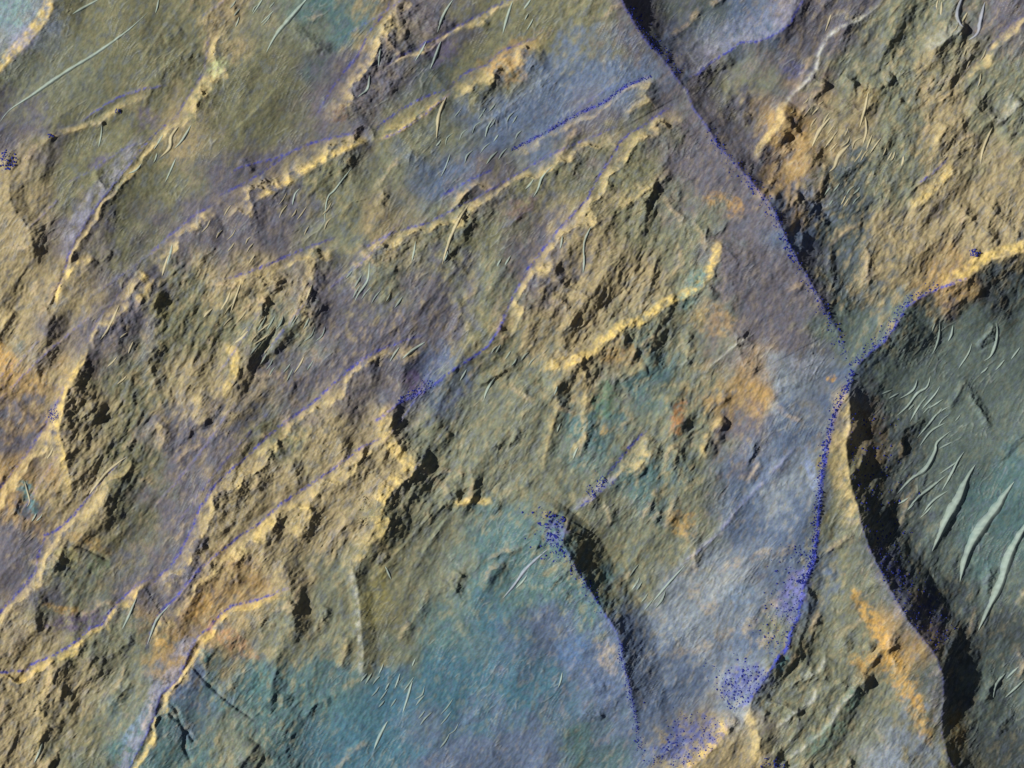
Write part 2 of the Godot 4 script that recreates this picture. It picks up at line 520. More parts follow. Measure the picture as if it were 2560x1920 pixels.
	crest(["B", 2100, 1080, 1980, 1180, 1900, 1240, 1760, 1330], 30.0, 30.0, 5.0, {"band": tan_, "bw": 0.5, "lump": 1.2})
	crest(["B", 1950, 1270, 1930, 1390, 1860, 1480], 26.0, 22.0, 4.0)
	# --- upper right ---
	crest(["C", 1330, 10, 1180, 130, 1060, 180, 980, 240, 930, 340, 910, 440, 860, 510, 770, 590, 690, 690], 11.0, 14.0, 3.0, {"band": pale, "bl": -7.0, "br": 1.0, "bw": 0.7, "lump": 0.2, "jit": 1.5})
	crest(["C", 740, 640, 695, 700, 690, 770, 650, 840, 590, 900, 520, 1020], 34.0, 44.0, 7.0, {"band": tan_, "bl": -16.0, "br": 2.0})
	scarp(["C", 2330, 40, 2212, 100, 2120, 160, 2030, 250, 1960, 360, 1860, 420, 1790, 530], 15.0, 4.0, 50.0, {"blue": 0.2})
	crest(["C", 1850, 150, 1760, 240, 1660, 300, 1600, 330], 46.0, 30.0, 8.0, {"band": pale, "bl": -32.0, "br": 0.0, "bw": 0.4})
	crest(["C", 1660, 290, 1620, 400, 1500, 440, 1400, 480], 40.0, 40.0, 6.0, {"lump": 1.0})
	crest(["C", 2210, 630, 2110, 740, 2020, 790], 50.0, 34.0, 9.0, {"band": pale, "bl": -32.0, "br": 0.0, "bw": 0.4})
	crest(["C", 1870, 640, 1950, 720, 2030, 780], 30.0, 24.0, 7.0)
	crest(["C", 1400, 490, 1330, 540, 1230, 560, 1180, 550], 30.0, 30.0, 6.0, {"lump": 1.0})
	crest(["C", 1070, 470, 1140, 530, 1220, 570], 22.0, 22.0, 6.0)
	crest(["C", 1730, 780, 1690, 870, 1640, 940], 30.0, 24.0, 4.0, {"band": tan_, "bw": 0.4})
	crest(["C", 1750, 1010, 1760, 1090, 1640, 1210, 1560, 1290, 1480, 1310], 44.0, 40.0, 6.0, {"band": gold, "bl": -20.0, "bw": 0.5})
	crest(["C", 1740, 990, 1640, 1090, 1540, 1160], 10.0, 14.0, 1.5, {"blue": 0.6})
	crest(["C", 1900, 1200, 2000, 1310, 2110, 1420, 2212, 1500], 26.0, 22.0, 4.0, {"lump": 1.2})
	crest(["C", 1770, 1260, 1900, 1400, 2060, 1520], 26.0, 22.0, 4.0, {"lump": 1.2})
	mound("C", 1900, 1600, 16.0, 4.0)
	for m in [[760, 870, 30, -6], [980, 990, 30, -6], [950, 1220, 40, -7], [950, 1330, 30, -8], [1470, 640, 20, -5], [1190, 540, 26, -6], [1010, 1390, 24, -5], [720, 740, 30, 5], [2120, 850, 30, 5], [460, 640, 26, 4], [450, 740, 22, 4], [900, 1220, 26, 5], [640, 1240, 24, 4]]:
		mound("C", m[0], m[1], m[2], m[3])
	# --- left ---
	crest(["D", 320, 330, 307, 470, 297, 640, 325, 740], 90.0, 40.0, 8.0, {"hs": [0.7, 1.0, 0.8, 0.5]})
	scarp(["D", 860, 110, 830, 150, 770, 230, 700, 330, 620, 430, 570, 520, 545, 600], 20.0, 6.0, 50.0, {"blue": 0.2, "lump": 0.8})
	crest(["D", 560, 560, 545, 690, 490, 770, 440, 860, 412, 960, 410, 1030, 380, 1110, 392, 1170, 420, 1280, 440, 1400, 470, 1560], 36.0, 66.0, 11.0, {"band": gold, "bl": -14.0, "br": 1.0, "pr": 1.6, "hs": [1.0, 1.1, 1.0, 1.0, 0.7, 0.4]})
	scarp(["D", 440, 780, 380, 920, 340, 1000, 270, 1120, 200, 1230, 100, 1360, -20, 1510, -200, 1700], 22.0, 3.5, 40.0, {"blue": 0.5})
	crest(["D", 90, 930, 160, 1010, 270, 1110], 34.0, 16.0, 4.0)
	crest(["D", -60, 570, 0, 510, 50, 430, 95, 370], 34.0, 22.0, 6.0, {"band": tan_, "bw": 0.5})
	crest(["D", 1400, 570, 1480, 600, 1505, 660, 1500, 760, 1460, 850, 1420, 920], 70.0, 30.0, 7.0, {"band": gold, "bl": -20.0, "bw": 0.5})
	crest(["D", 1490, 520, 1580, 550, 1575, 640, 1520, 720], 40.0, 26.0, 6.0)
	crest(["D", 1300, 900, 1270, 960, 1260, 1050, 1230, 1090], 44.0, 26.0, 5.0, {"band": tan_, "bw": 0.4})
	crest(["D", 960, 1040, 1040, 1120, 1030, 1200, 1000, 1260], 44.0, 26.0, 5.0, {"band": tan_, "bw": 0.4})
	crest(["D", 1990, -20, 1970, 150, 1940, 300, 1960, 400, 1930, 520], 70.0, 46.0, 6.0, {"band": tan_, "bl": -24.0, "bw": 0.5, "lump": 0.8})
	crest(["D", 870, 110, 960, 180, 940, 290, 850, 320], 40.0, 30.0, 7.0, {"band": gold, "bl": -16.0, "bw": 0.5})
	crest(["D", 1000, 330, 980, 430, 960, 560, 980, 700], 34.0, 26.0, 5.0, {"lump": 1.0})
	crest(["D", 900, 600, 960, 760, 1000, 900, 1040, 1010], 34.0, 26.0, 4.0, {"lump": 1.0})
	crest(["D", 450, 880, 580, 910, 590, 980, 520, 1060], 34.0, 24.0, 5.0)
	scarp(["D", 810, 1280, 700, 1370, 620, 1460, 540, 1570, "G", 500, 30, 430, 110, 340, 180, 280, 200, 250, 300, 230, 420, 130, 540, 40, 640, -40, 740, -300, 1000], 24.0, 7.0, 60.0, {"blue": 0.8, "tl": 0.12})
	scarp(["E", 560, 520, 400, 570, 290, 610, 210, 650, 110, 720, "D", 2130, 800, 2000, 920, 1880, 1010, 1740, 1110, 1640, 1200, 1550, 1290, 1400, 1420, 1310, 1530, 1240, 1650, "G", 1230, 110, 1130, 310, 1080, 380, 1000, 460, 930, 540], 30.0, 7.0, 60.0, {"blue": 0.8, "tl": 0.1, "lump": 1.0, "hs": [0.4, 0.3, 0.7, 1.0, 1.2, 1.0, 0.7, 0.4]})
	scarp(["E", 310, 1160, 150, 1240, 0, 1350, "D", 2000, 1430, 1880, 1510, 1750, 1600, "G", 1620, 130, 1500, 210, 1400, 290, 1280, 390, 1190, 490, 1100, 600, 1000, 690, 940, 850, 920, 920], 26.0, 6.0, 60.0, {"blue": 0.85, "tl": 0.1, "lump": 0.8, "hs": [0.7, 0.9, 1.1, 1.1, 0.9, 0.5, 0.5, 0.5]})
	crest(["D", 1640, 1290, 1700, 1200, 1690, 1160, 1600, 1120], 26.0, 26.0, 3.0)
	crest(["D", 1820, 1290, 1860, 1380, 1880, 1490], 26.0, 20.0, 5.0)
	crest(["D", 2100, 1130, 2150, 1200, 2140, 1300], 26.0, 20.0, 4.0)
	# --- lower left ---
	scarp(["G", 960, 460, 890, 490, 820, 550, 740, 620, 680, 690, 640, 760, 570, 780, 500, 850, 410, 910, 340, 950, 200, 1010, 160, 1050, 0, 1060, -300, 1120], 20.0, 5.5, 60.0, {"blue": 0.85, "tl": 0.12, "band": gold})
	scarp(["G", 1840, 515, 1600, 610, 1460, 640, 1380, 700, 1310, 790, 1240, 830, 1200, 920, 1170, 1000, 1120, 1100, 1020, 1190, 980, 1320, 940, 1420, 880, 1540, 820, 1650, 700, 1900], 15.0, 5.5, 55.0, {"blue": 0.9, "tl": 0.12, "band": gold})
	crest(["G", 1310, 790, 1200, 920, 1120, 1100, 1020, 1190, 980, 1320, 940, 1420, 880, 1540, 820, 1650, 740, 1850], 90.0, 10.0, 4.0, {"band": mist, "bl": -34.0, "br": -2.0, "bw": 0.6, "tl": 0.15})
	crest(["G", 1760, 350, 1830, 490, 1825, 600, 1850, 720, 1875, 870], 60.0, 32.0, 7.5)
	crest(["G", 1880, 850, 1790, 900, 1740, 970, 1730, 1080, 1690, 1200, 1610, 1290], 40.0, 28.0, 5.0)
	crest(["G", 1620, 1500, 1560, 1580, 1500, 1680, 1450, 1800], 60.0, 30.0, 9.0)
	for c in [["G", 1200, 1000, 1320, 1140, 1420, 1230, 1500, 1290, 1620, 1370], ["G", 1050, 1230, 1110, 1290, 1140, 1370, 1170, 1440, 1160, 1530, 1210, 1640], ["G", 1170, 1410, 1225, 1500], ["G", 1060, 1310, 1140, 1370], ["G", 420, 240, 560, 290, 690, 360]]:
		crest(c, 7.0, 7.0, -2.6, {"jit": 2.0, "lump": 0.3})
	crest(["G", 390, 940, 360, 1050, 310, 1170, 270, 1280, 305, 1390, 270, 1450, 250, 1540, 220, 1660], 60.0, 34.0, 7.0, {"band": tan_, "bl": -20.0, "bw": 0.4})
	crest(["G", 430, 1200, 415, 1340, 330, 1410], 34.0, 24.0, 5.0)
	crest(["G", 560, 920, 600, 1020, 640, 1080], 34.0, 26.0, 4.0)
	crest(["G", 215, 540, 230, 700, 245, 830], 40.0, 28.0, 5.0)
	crest(["G", 730, 1160, 700, 1260, 640, 1300], 34.0, 26.0, 5.0)
	crest(["G", 1510, 280, 1500, 400, 1480, 520], 34.0, 24.0, 4.0)
	crest(["G", 1740, 120, 1650, 190, 1590, 240], 40.0, 30.0, 5.0, {"band": gold, "bw": 0.5, "bl": -24.0})
	crest(["G", 1960, 0, 1940, 150, 1870, 220], 44.0, 24.0, 5.0, {"band": gold, "bw": 0.4})
	# --- middle ---
	crest(["E", 400, 960, 350, 1030, 345, 1120, 400, 1230, 490, 1290, 480, 1400, 400, 1450, 320, 1540, 295, 1650, "H", 290, 20, 335, 110, 300, 200, 320, 290], 70.0, 40.0, 11.0, {"band": gold, "bl": -30.0, "br": 2.0, "bw": 0.6, "jit": 6.0})
	crest(["H", 250, 190, 180, 330, 120, 390, 30, 385], 40.0, 24.0, 6.0, {"band": tan_, "bw": 0.5})
	crest(["H", 100, 380, 140, 560, 160, 760, 172, 920, 165, 1090], 26.0, 26.0, 5.5, {"band": pale, "bl": -12.0, "br": 0.0, "bw": 0.5})
	crest(["H", 70, 830, 60, 950, 20, 1040], 22.0, 20.0, 3.0, {"band": tan_, "bw": 0.4})
	crest(["C", 300, 1500, 290, 1640, "F", 230, 170, 130, 270, 0, 320, "E", 2000, 390, 1900, 470, 1830, 470, 1760, 520, 1690, 580, 1620, 650, 1540, 690, 1440, 720, 1290, 745], 44.0, 80.0, 10.0, {"band": gold, "bl": -22.0, "br": 3.0, "jit": 6.0, "lump": 0.6, "tl": 0.08})
	crest(["E", 1400, 590, 1500, 640, 1560, 690], 30.0, 20.0, 5.0)
	crest(["E", 1340, 160, 1500, 240, 1640, 330, 1760, 440], 34.0, 26.0, 5.0, {"lump": 1.2})
	crest(["E", 1960, 730, 1880, 760, 1780, 810], 30.0, 26.0, 5.0, {"band": tan_, "bw": 0.5})
	mound("E", 1980, 700, 34.0, 5.0)
	crest(["E", 1530, 690, 1570, 790, 1582, 900, 1560, 1000, 1570, 1080, 1570, 1180, 1510, 1220, 1490, 1330], 40.0, 28.0, 5.5, {"band": tan_, "bl": -9.0, "bw": 0.6})
	crest(["E", 1380, 800, 1392, 980, 1370, 1080, 1340, 1180, 1320, 1280, 1290, 1380], 34.0, 22.0, 4.0, {"band": tan_, "bl": -8.0, "bw": 0.5})
	scarp(["E", 1960, 1120, 1850, 1220, 1780, 1310, 1700, 1410], 26.0, 5.0, 50.0, {"blue": 0.9})
	crest(["E", 1780, 1420, 1690, 1480, 1600, 1560, 1500, 1620], 40.0, 20.0, 4.0, {"blue": 0.8, "band": mist, "bl": -16.0, "br": 0.0, "bw": 0.5})
	crest(["E", 2060, 880, 2100, 960, 2130, 1060, 2118, 1180, 2130, 1330, 2110, 1460], 34.0, 40.0, 6.0)
	crest(["E", 1990, 1220, 1960, 1330, 1870, 1420], 26.0, 22.0, 3.5, {"band": tan_, "bw": 0.5})
	crest(["E", 730, 1600, 860, 1570, 950, 1585, 1020, 1545], 26.0, 26.0, 4.5, {"band": gold, "bl": -14.0, "bw": 0.6})
	crest(["E", 600, 1260, 680, 1180, 720, 1130], 26.0, 30.0, 4.0)
	crest(["E", 690, 1450, 720, 1530, 720, 1600], 30.0, 24.0, 5.0)
	crest(["E", 200, 660, 220, 760, 230, 850], 24.0, 20.0, 3.0)
	# --- slope and flats east of the middle ---
	crest(["F", 170, 770, 260, 710, 400, 590, 520, 510], 10.0, 14.0, 1.8, {"band": pale, "bl": -5.0, "br": 1.0, "bw": 0.5})
	crest(["F", 340, 1040, 240, 1130, 200, 1220, 210, 1310], 34.0, 26.0, 5.0, {"band": tan_, "bl": -10.0})
	crest(["F", 420, 600, 440, 680, 540, 760], 26.0, 26.0, 3.5, {"lump": 1.2})
	crest(["F", 800, 1200, 640, 1380, 500, 1530, 390, 1640, "I", 360, 110, 240, 240, 100, 360, 0, 440], 16.0, 22.0, 2.6, {"blue": 0.2, "band": mist, "bl": -8.0, "br": 0.0, "bw": 0.45, "lump": 1.0})
	for m in [[250, 270, 18, 4], [300, 1170, 16, 4], [330, 920, 22, 4], [60, 1090, 30, 5], [1770, 320, 40, 3]]:
		mound("F", m[0], m[1], m[2], m[3])
	# --- lower right ---
	crest(["I", 370, 1300, 345, 1360, 335, 1440, 290, 1500, 200, 1590, 90, 1670, -60, 1800], 44.0, 40.0, 7.0, {"band": gold, "bl": -18.0, "blue": 0.3})
	crest(["I", 440, 1270, 485, 1280, 512, 1360, 540, 1470, 552, 1570, 560, 1660], 50.0, 44.0, 8.0, {"band": tan_, "bl": -22.0})
	crest(["I", 980, 960, 920, 1060, 840, 1090], 14.0, 26.0, 3.0, {"band": pale, "bl": -7.0, "br": 0.0, "bw": 0.6})
	crest(["I", 915, 1140, 890, 1240, 760, 1320, 660, 1410], 14.0, 30.0, 3.2, {"band": pale, "bl": -7.0, "br": 0.0, "bw": 0.6})
	crest(["I", 1190, 1170, 1060, 1260, 1000, 1380, 880, 1490, 720, 1610], 16.0, 40.0, 3.6, {"band": pale, "bl": -7.0, "br": 0.0, "bw": 0.6})
	crest(["I", 1050, 1090, 1080, 1140, 1180, 1170], 26.0, 24.0, 3.0, {"lump": 1.2})
	crest(["I", 850, 560, 850, 700, 780, 900], 20.0, 24.0, 2.5, {"lump": 1.0})
	for m in [[1090, 870, 24, 5], [1235, 890, 18, 5], [1205, 1120, 26, 8], [1000, 440, 20, 4], [640, 1640, 40, 6]]:
		mound("I", m[0], m[1], m[2], m[3])
	# --- patches of other colours: dust, sand, and some painted shade ---
	patch("I", 1430, 620, 34.0, 150.0, -0.55, lin(112, 115, 126), 0.5)
	patch("I", 1660, 1200, 30.0, 90.0, 0.0, lin(118, 118, 124), 0.5)
	patch("I", 1270, 760, 24.0, 130.0, -0.55, orange, 0.7)
	patch("I", 1430, 1080, 38.0, 110.0, -0.5, orange, 0.65)
	patch("I", 1230, 990, 50.0, 25.0, 0.2, orange, 0.55)
	patch("I", 1560, 1350, 25.0, 70.0, -0.4, orange, 0.5)
	patch("F", 260, 430, 70.0, 50.0, 0.3, orange, 0.3)
	patch("F", 560, 900, 36.0, 70.0, 0.2, orange, 0.26)
	patch("F", 1000, 790, 14.0, 14.0, 0.0, orange, 0.7)
	patch("C", 390, 1300, 25.0, 30.0, 0.0, orange, 0.5)
	patch("C", 250, 1250, 40.0, 20.0, 0.0, orange, 0.4)
	patch("B", 1080, 430, 60.0, 50.0, 0.4, orange, 0.35)
	patch("B", 1100, 340, 120.0, 40.0, -0.5, orange, 0.25)
	patch("E", 2150, 1040, 20.0, 60.0, 0.3, lin(160, 108, 60), 0.6)
	patch("E", 1690, 1120, 14.0, 14.0, 0.0, orange, 0.5)
	patch("H", 2180, 130, 40.0, 40.0, 0.0, orange, 0.5)
	patch("E", 1800, 640, 60.0, 40.0, 0.0, lin(150, 120, 66), 0.5)
	patch("G", 1250, 640, 50.0, 30.0, -0.6, orange, 0.5)
	patch("G", 1020, 880, 34.0, 16.0, 0.2, orange, 0.6)
	patch("G", 1450, 850, 100.0, 30.0, 0.6, lin(170, 124, 88), 0.45)
	patch("G", 400, 660, 60.0, 14.0, 0.2, orange, 0.5)
	patch("G", 500, 740, 90.0, 30.0, -0.2, lin(84, 76, 104), 0.7)
	patch("G", 560, 240, 60.0, 20.0, 0.5, orange, 0.35)
	patch("F", 1750, 350, 30.0, 36.0, 0.0, lin(60, 60, 84), 0.6)
	patch("F", 130, 240, 30.0, 70.0, 0.5, teal, 0.6)
	patch("E", 1690, 920, 40.0, 55.0, 0.2, lin(72, 104, 84), 0.65)
	patch("E", 600, 720, 90.0, 40.0, -0.6, lin(78, 84, 108), 0.7)
	patch("E", 730, 930, 20.0, 100.0, 0.85, lin(72, 80, 100), 0.7)
	patch("E", 480, 810, 40.0, 34.0, 0.0, lin(84, 72, 104), 0.7)
	patch("D", 160, 1470, 24.0, 18.0, 0.3, lin(74, 124, 134), 0.7)
	patch("D", 190, 1560, 40.0, 18.0, 0.9, lin(74, 124, 134), 0.7)
	patch("D", 130, 1620, 26.0, 16.0, 0.0, lin(84, 104, 118), 0.7)
	patch("D", 130, 600, 30.0, 22.0, 0.0, lin(92, 104, 104), 0.6)
	patch("D", 20, 680, 30.0, 60.0, -0.4, orange, 0.6)
	patch("G", 1620, 1110, 26.0, 60.0, 0.5, teal, 0.7)
	patch("G", 1590, 860, 14.0, 26.0, 0.2, lin(92, 100, 104), 0.6)
	patch("G", 1380, 770, 22.0, 14.0, -0.6, lin(86, 104, 110), 0.7)
	patch("G", 1290, 950, 20.0, 26.0, 0.0, teal, 0.7)
	patch("G", 600, 380, 40.0, 34.0, 0.3, lin(104, 118, 92), 0.6)
	patch("G", 430, 330, 40.0, 26.0, 0.5, lin(150, 146, 100), 0.55)
	patch("G", 830, 1430, 14.0, 60.0, 0.5, lin(122, 142, 168), 0.6)
	patch("H", 250, 600, 45.0, 80.0, 0.2, lin(122, 116, 70), 0.65)
	patch("H", 1500, 920, 55.0, 55.0, 0.3, lin(70, 96, 130), 0.7)
	patch("H", 1680, 1160, 50.0, 75.0, -0.4, lin(74, 92, 122), 0.6)
	patch("H", 1700, 950, 30.0, 55.0, -0.4, lin(150, 138, 118), 0.5)
	patch("H", 2060, 1330, 50.0, 110.0, 0.0, lin(74, 92, 120), 0.6)
	patch("H", 900, 900, 60.0, 40.0, -0.2, lin(88, 106, 112), 0.6)
	patch("H", 560, 1380, 60.0, 40.0, -0.5, lin(80, 98, 108), 0.5)
	patch("H", 200, 1480, 90.0, 60.0, 0.0, lin(64, 98, 112), 0.55)
	patch("H", 100, 1300, 90.0, 40.0, 0.3, lin(66, 100, 108), 0.55)
	patch("H", 1600, 380, 30.0, 130.0, -0.5, lin(96, 94, 72), 0.6)  # olive-brown of the spur face, with some of its shade painted in
	patch("H", 1370, 170, 34.0, 40.0, 0.0, lin(100, 102, 150), 0.6)
	patch("F", 850, 720, 40.0, 34.0, 0.0, lin(140, 146, 158), 0.6)
	patch("F", 880, 1400, 16.0, 100.0, -0.3, lin(126, 142, 176), 0.6)
	patch("I", 760, 560, 40.0, 80.0, 0.4, lin(104, 106, 160), 0.75)
	patch("I", 450, 1110, 70.0, 46.0, -0.5, lin(76, 84, 138), 0.8)
	patch("I", 300, 500, 110.0, 60.0, -0.4, lin(132, 136, 136), 0.45)
	for q in [[120, 420], [240, 650], [380, 380], [560, 320], [620, 640], [480, 760], [330, 820], [60, 930], [200, 900], [700, 300], [590, 850], [130, 560]]:
		patch("I", q[0], q[1], 34.0, 16.0, -0.5, lin(150, 140, 122), 0.55)
	patch("I", 430, 570, 60.0, 34.0, -0.3, lin(96, 122, 150), 0.5)
	patch("I", 100, 1480, 90.0, 60.0, -0.5, lin(74, 84, 136), 0.8)
	patch("I", 700, 1000, 16.0, 30.0, 0.7, lin(86, 126, 130), 0.7)
	patch("I", 1130, 1240, 26.0, 40.0, 0.6, lin(84, 112, 100), 0.6)
	patch("I", 960, 1470, 30.0, 90.0, 0.9, lin(88, 112, 100), 0.6)
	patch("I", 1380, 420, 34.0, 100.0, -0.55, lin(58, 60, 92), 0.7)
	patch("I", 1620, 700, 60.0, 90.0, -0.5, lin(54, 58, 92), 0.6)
	patch("I", 1800, 1450, 30.0, 60.0, 0.0, lin(110, 88, 44), 0.5)
	patch("F", 1280, 1080, 40.0, 110.0, -0.1, lin(88, 72, 52), 0.55)  # dark brown tone on the slope beside the yellow strip
	patch("C", 740, 440, 44.0, 26.0, -0.2, lin(72, 76, 112), 0.7)
	patch("C", 500, 440, 80.0, 30.0, -0.4, lin(112, 108, 100), 0.4)
	patch("C", 60, 220, 60.0, 60.0, 0.0, lin(64, 72, 88), 0.6)
	patch("C", 1670, 1330, 26.0, 40.0, 0.0, lin(96, 92, 96), 0.6)
	patch("C", 1240, 600, 40.0, 34.0, 0.0, lin(130, 110, 62), 0.4)
	patch("C", 740, 700, 30.0, 16.0, 0.3, lin(130, 108, 54), 0.5)
	patch("A", 60, 60, 70.0, 60.0, 0.0, lin(110, 142, 140), 0.6)
	patch("A", 160, 260, 60.0, 30.0, -0.8, lin(136, 136, 160), 0.6)
	patch("A", 1360, 430, 34.0, 22.0, -0.8, lin(150, 158, 116), 0.7)
	patch("A", 920, 740, 40.0, 34.0, 0.0, lin(92, 88, 108), 0.65)
	patch("A", 620, 1010, 40.0, 20.0, -0.5, lin(84, 80, 112), 0.6)
	patch("A", 2140, 720, 30.0, 30.0, 0.0, lin(96, 78, 60), 0.6)  # brown tone in the hollow behind the scarp
	patch("B", 660, 330, 60.0, 44.0, -0.5, lin(84, 80, 104), 0.7)
	patch("B", 1150, 1320, 60.0, 30.0, -0.4, lin(128, 104, 96), 0.4)
	patch("D", 600, 720, 30.0, 40.0, 0.3, lin(78, 68, 60), 0.5)  # shadow right of the cliff crest, painted into the ground colour
	patch("D", 1010, 330, 40.0, 50.0, 0.0, lin(128, 122, 82), 0.6)

func fine_relief() -> void:
	# small stones, wind ripples and grain, and the speckle of colour that goes with them
	var n_a := noise(21, 17.0, 4)
	n_a.fractal_gain = 0.62
	var n_r := noise(22, 15.0, 1)
	var n_q := noise(25, 7.0, 2)
	var n_m := noise(23, 150.0, 2)
	var n_c := noise(24, 12.0, 3)
	n_c.fractal_gain = 0.7
	var pale := lin(158, 162, 156)
	var k := 0
	for j in NY:
		var y := Y0 + j * STEP
		for i in NX:
			var x := X0 + i * STEP
			var ro := stony[k]
			var m := n_m.get_noise_2d(x, y)
			var al := x * 0.5 - y * 0.866 + 9.0 * m
			var ac := x * 0.866 + y * 0.5 + 8.0 * m
			hgt[k] += (0.07 + 0.75 * ro) * n_a.get_noise_2d(ac, al * 0.38) + 0.06 * n_q.get_noise_2d(ac, al * 0.4)
			var c := 1.0 + 0.42 * n_c.get_noise_2d(ac, al * 0.4) + 0.2 * (rng.randf() - 0.5)
			cr[k] *= c + 0.10 * (rng.randf() - 0.5)
			cg[k] *= c
			cb[k] *= 1.0 + 0.9 * (c - 1.0) + 0.26 * (rng.randf() - 0.5)
			# fields of thin wind ripples with pale crests
			var fld := clampf((m - 0.04) * 4.0, 0.0, 1.0)
			if fld > 0.0:
				var rp := 1.0 - absf(n_r.get_noise_2d(ac, al * 0.16)) * 4.5
				if rp > 0.0:
					hgt[k] += 0.4 * fld * rp * rp
					var w := 0.3 * fld * rp * rp
					cr[k] = lerpf(cr[k], pale.x, w)
					cg[k] = lerpf(cg[k], pale.y, w)
					cb[k] = lerpf(cb[k], pale.z, w)
			k += 1

# long straight steps of the tilted strata
func strata() -> void:
	var made := 0
	while made < 60:
		var c := Vector2(rng.randf_range(-60, 1750), rng.randf_range(-60, 1500))
		if c.x > 1500.0 - 0.1 * c.y or c.x + c.y > 2450.0:
			continue
		made += 1
		var ang := lerpf(-0.62, -0.95, clampf(c.y / 1500.0, 0.0, 1.0)) + rng.randfn(0.0, 0.09)
		var d := Vector2(cos(ang), sin(ang))
		var ln := rng.randf_range(60.0, 230.0)
		var bend := d.orthogonal() * rng.randfn(0.0, ln * 0.05)
		var a := (c - d * ln) / ZOOM
		var b := (c + bend) / ZOOM
		var e := (c + d * ln) / ZOOM
		crest(["A", a.x, a.y, b.x, b.y, e.x, e.y], rng.randf_range(6.0, 12.0), rng.randf_range(22.0, 46.0), rng.randf_range(0.8, 2.2), {"jit": 2.5, "lump": 0.8, "tl": 0.35, "pl": 1.3, "blue": maxf(0.0, rng.randf_range(-0.6, 0.4))})

# short broken ledges all over the stony ground
func ledges() -> void:
	var made := 0
	while made < 330:
		var c := Vector2(rng.randf_range(-40, 2600), rng.randf_range(-40, 1960))
		var k := int((c.y - Y0) / STEP) * NX + int((c.x - X0) / STEP)
		if rng.randf() > stony[k] * 1.5:
			continue
		made += 1
		var ang := -1.03 + rng.randfn(0.0, 0.35)
		if rng.randf() < 0.22:
			ang += rng.randf_range(0.9, 1.7)
		var d := Vector2(cos(ang), sin(ang))
		var ln := rng.randf_range(18.0, 62.0)
		var bend := d.orthogonal() * rng.randfn(0.0, ln * 0.22)
		var a := (c - d * ln) / ZOOM
		var b := (c + bend) / ZOOM
		var e := (c + d * ln) / ZOOM
		var o := {"jit": 7.0, "lump": 0.9, "tl": 0.3, "pl": 1.3}
		if rng.randf() < 0.4:
			o["band"] = lin(160, 142, 112)
			o["bl"] = -10.0
			o["br"] = 1.0
			o["bw"] = 0.45
		crest(["A", a.x, a.y, b.x, b.y, e.x, e.y], rng.randf_range(12.0, 30.0), rng.randf_range(9.0, 18.0), rng.randf_range(1.2, 3.8), o)

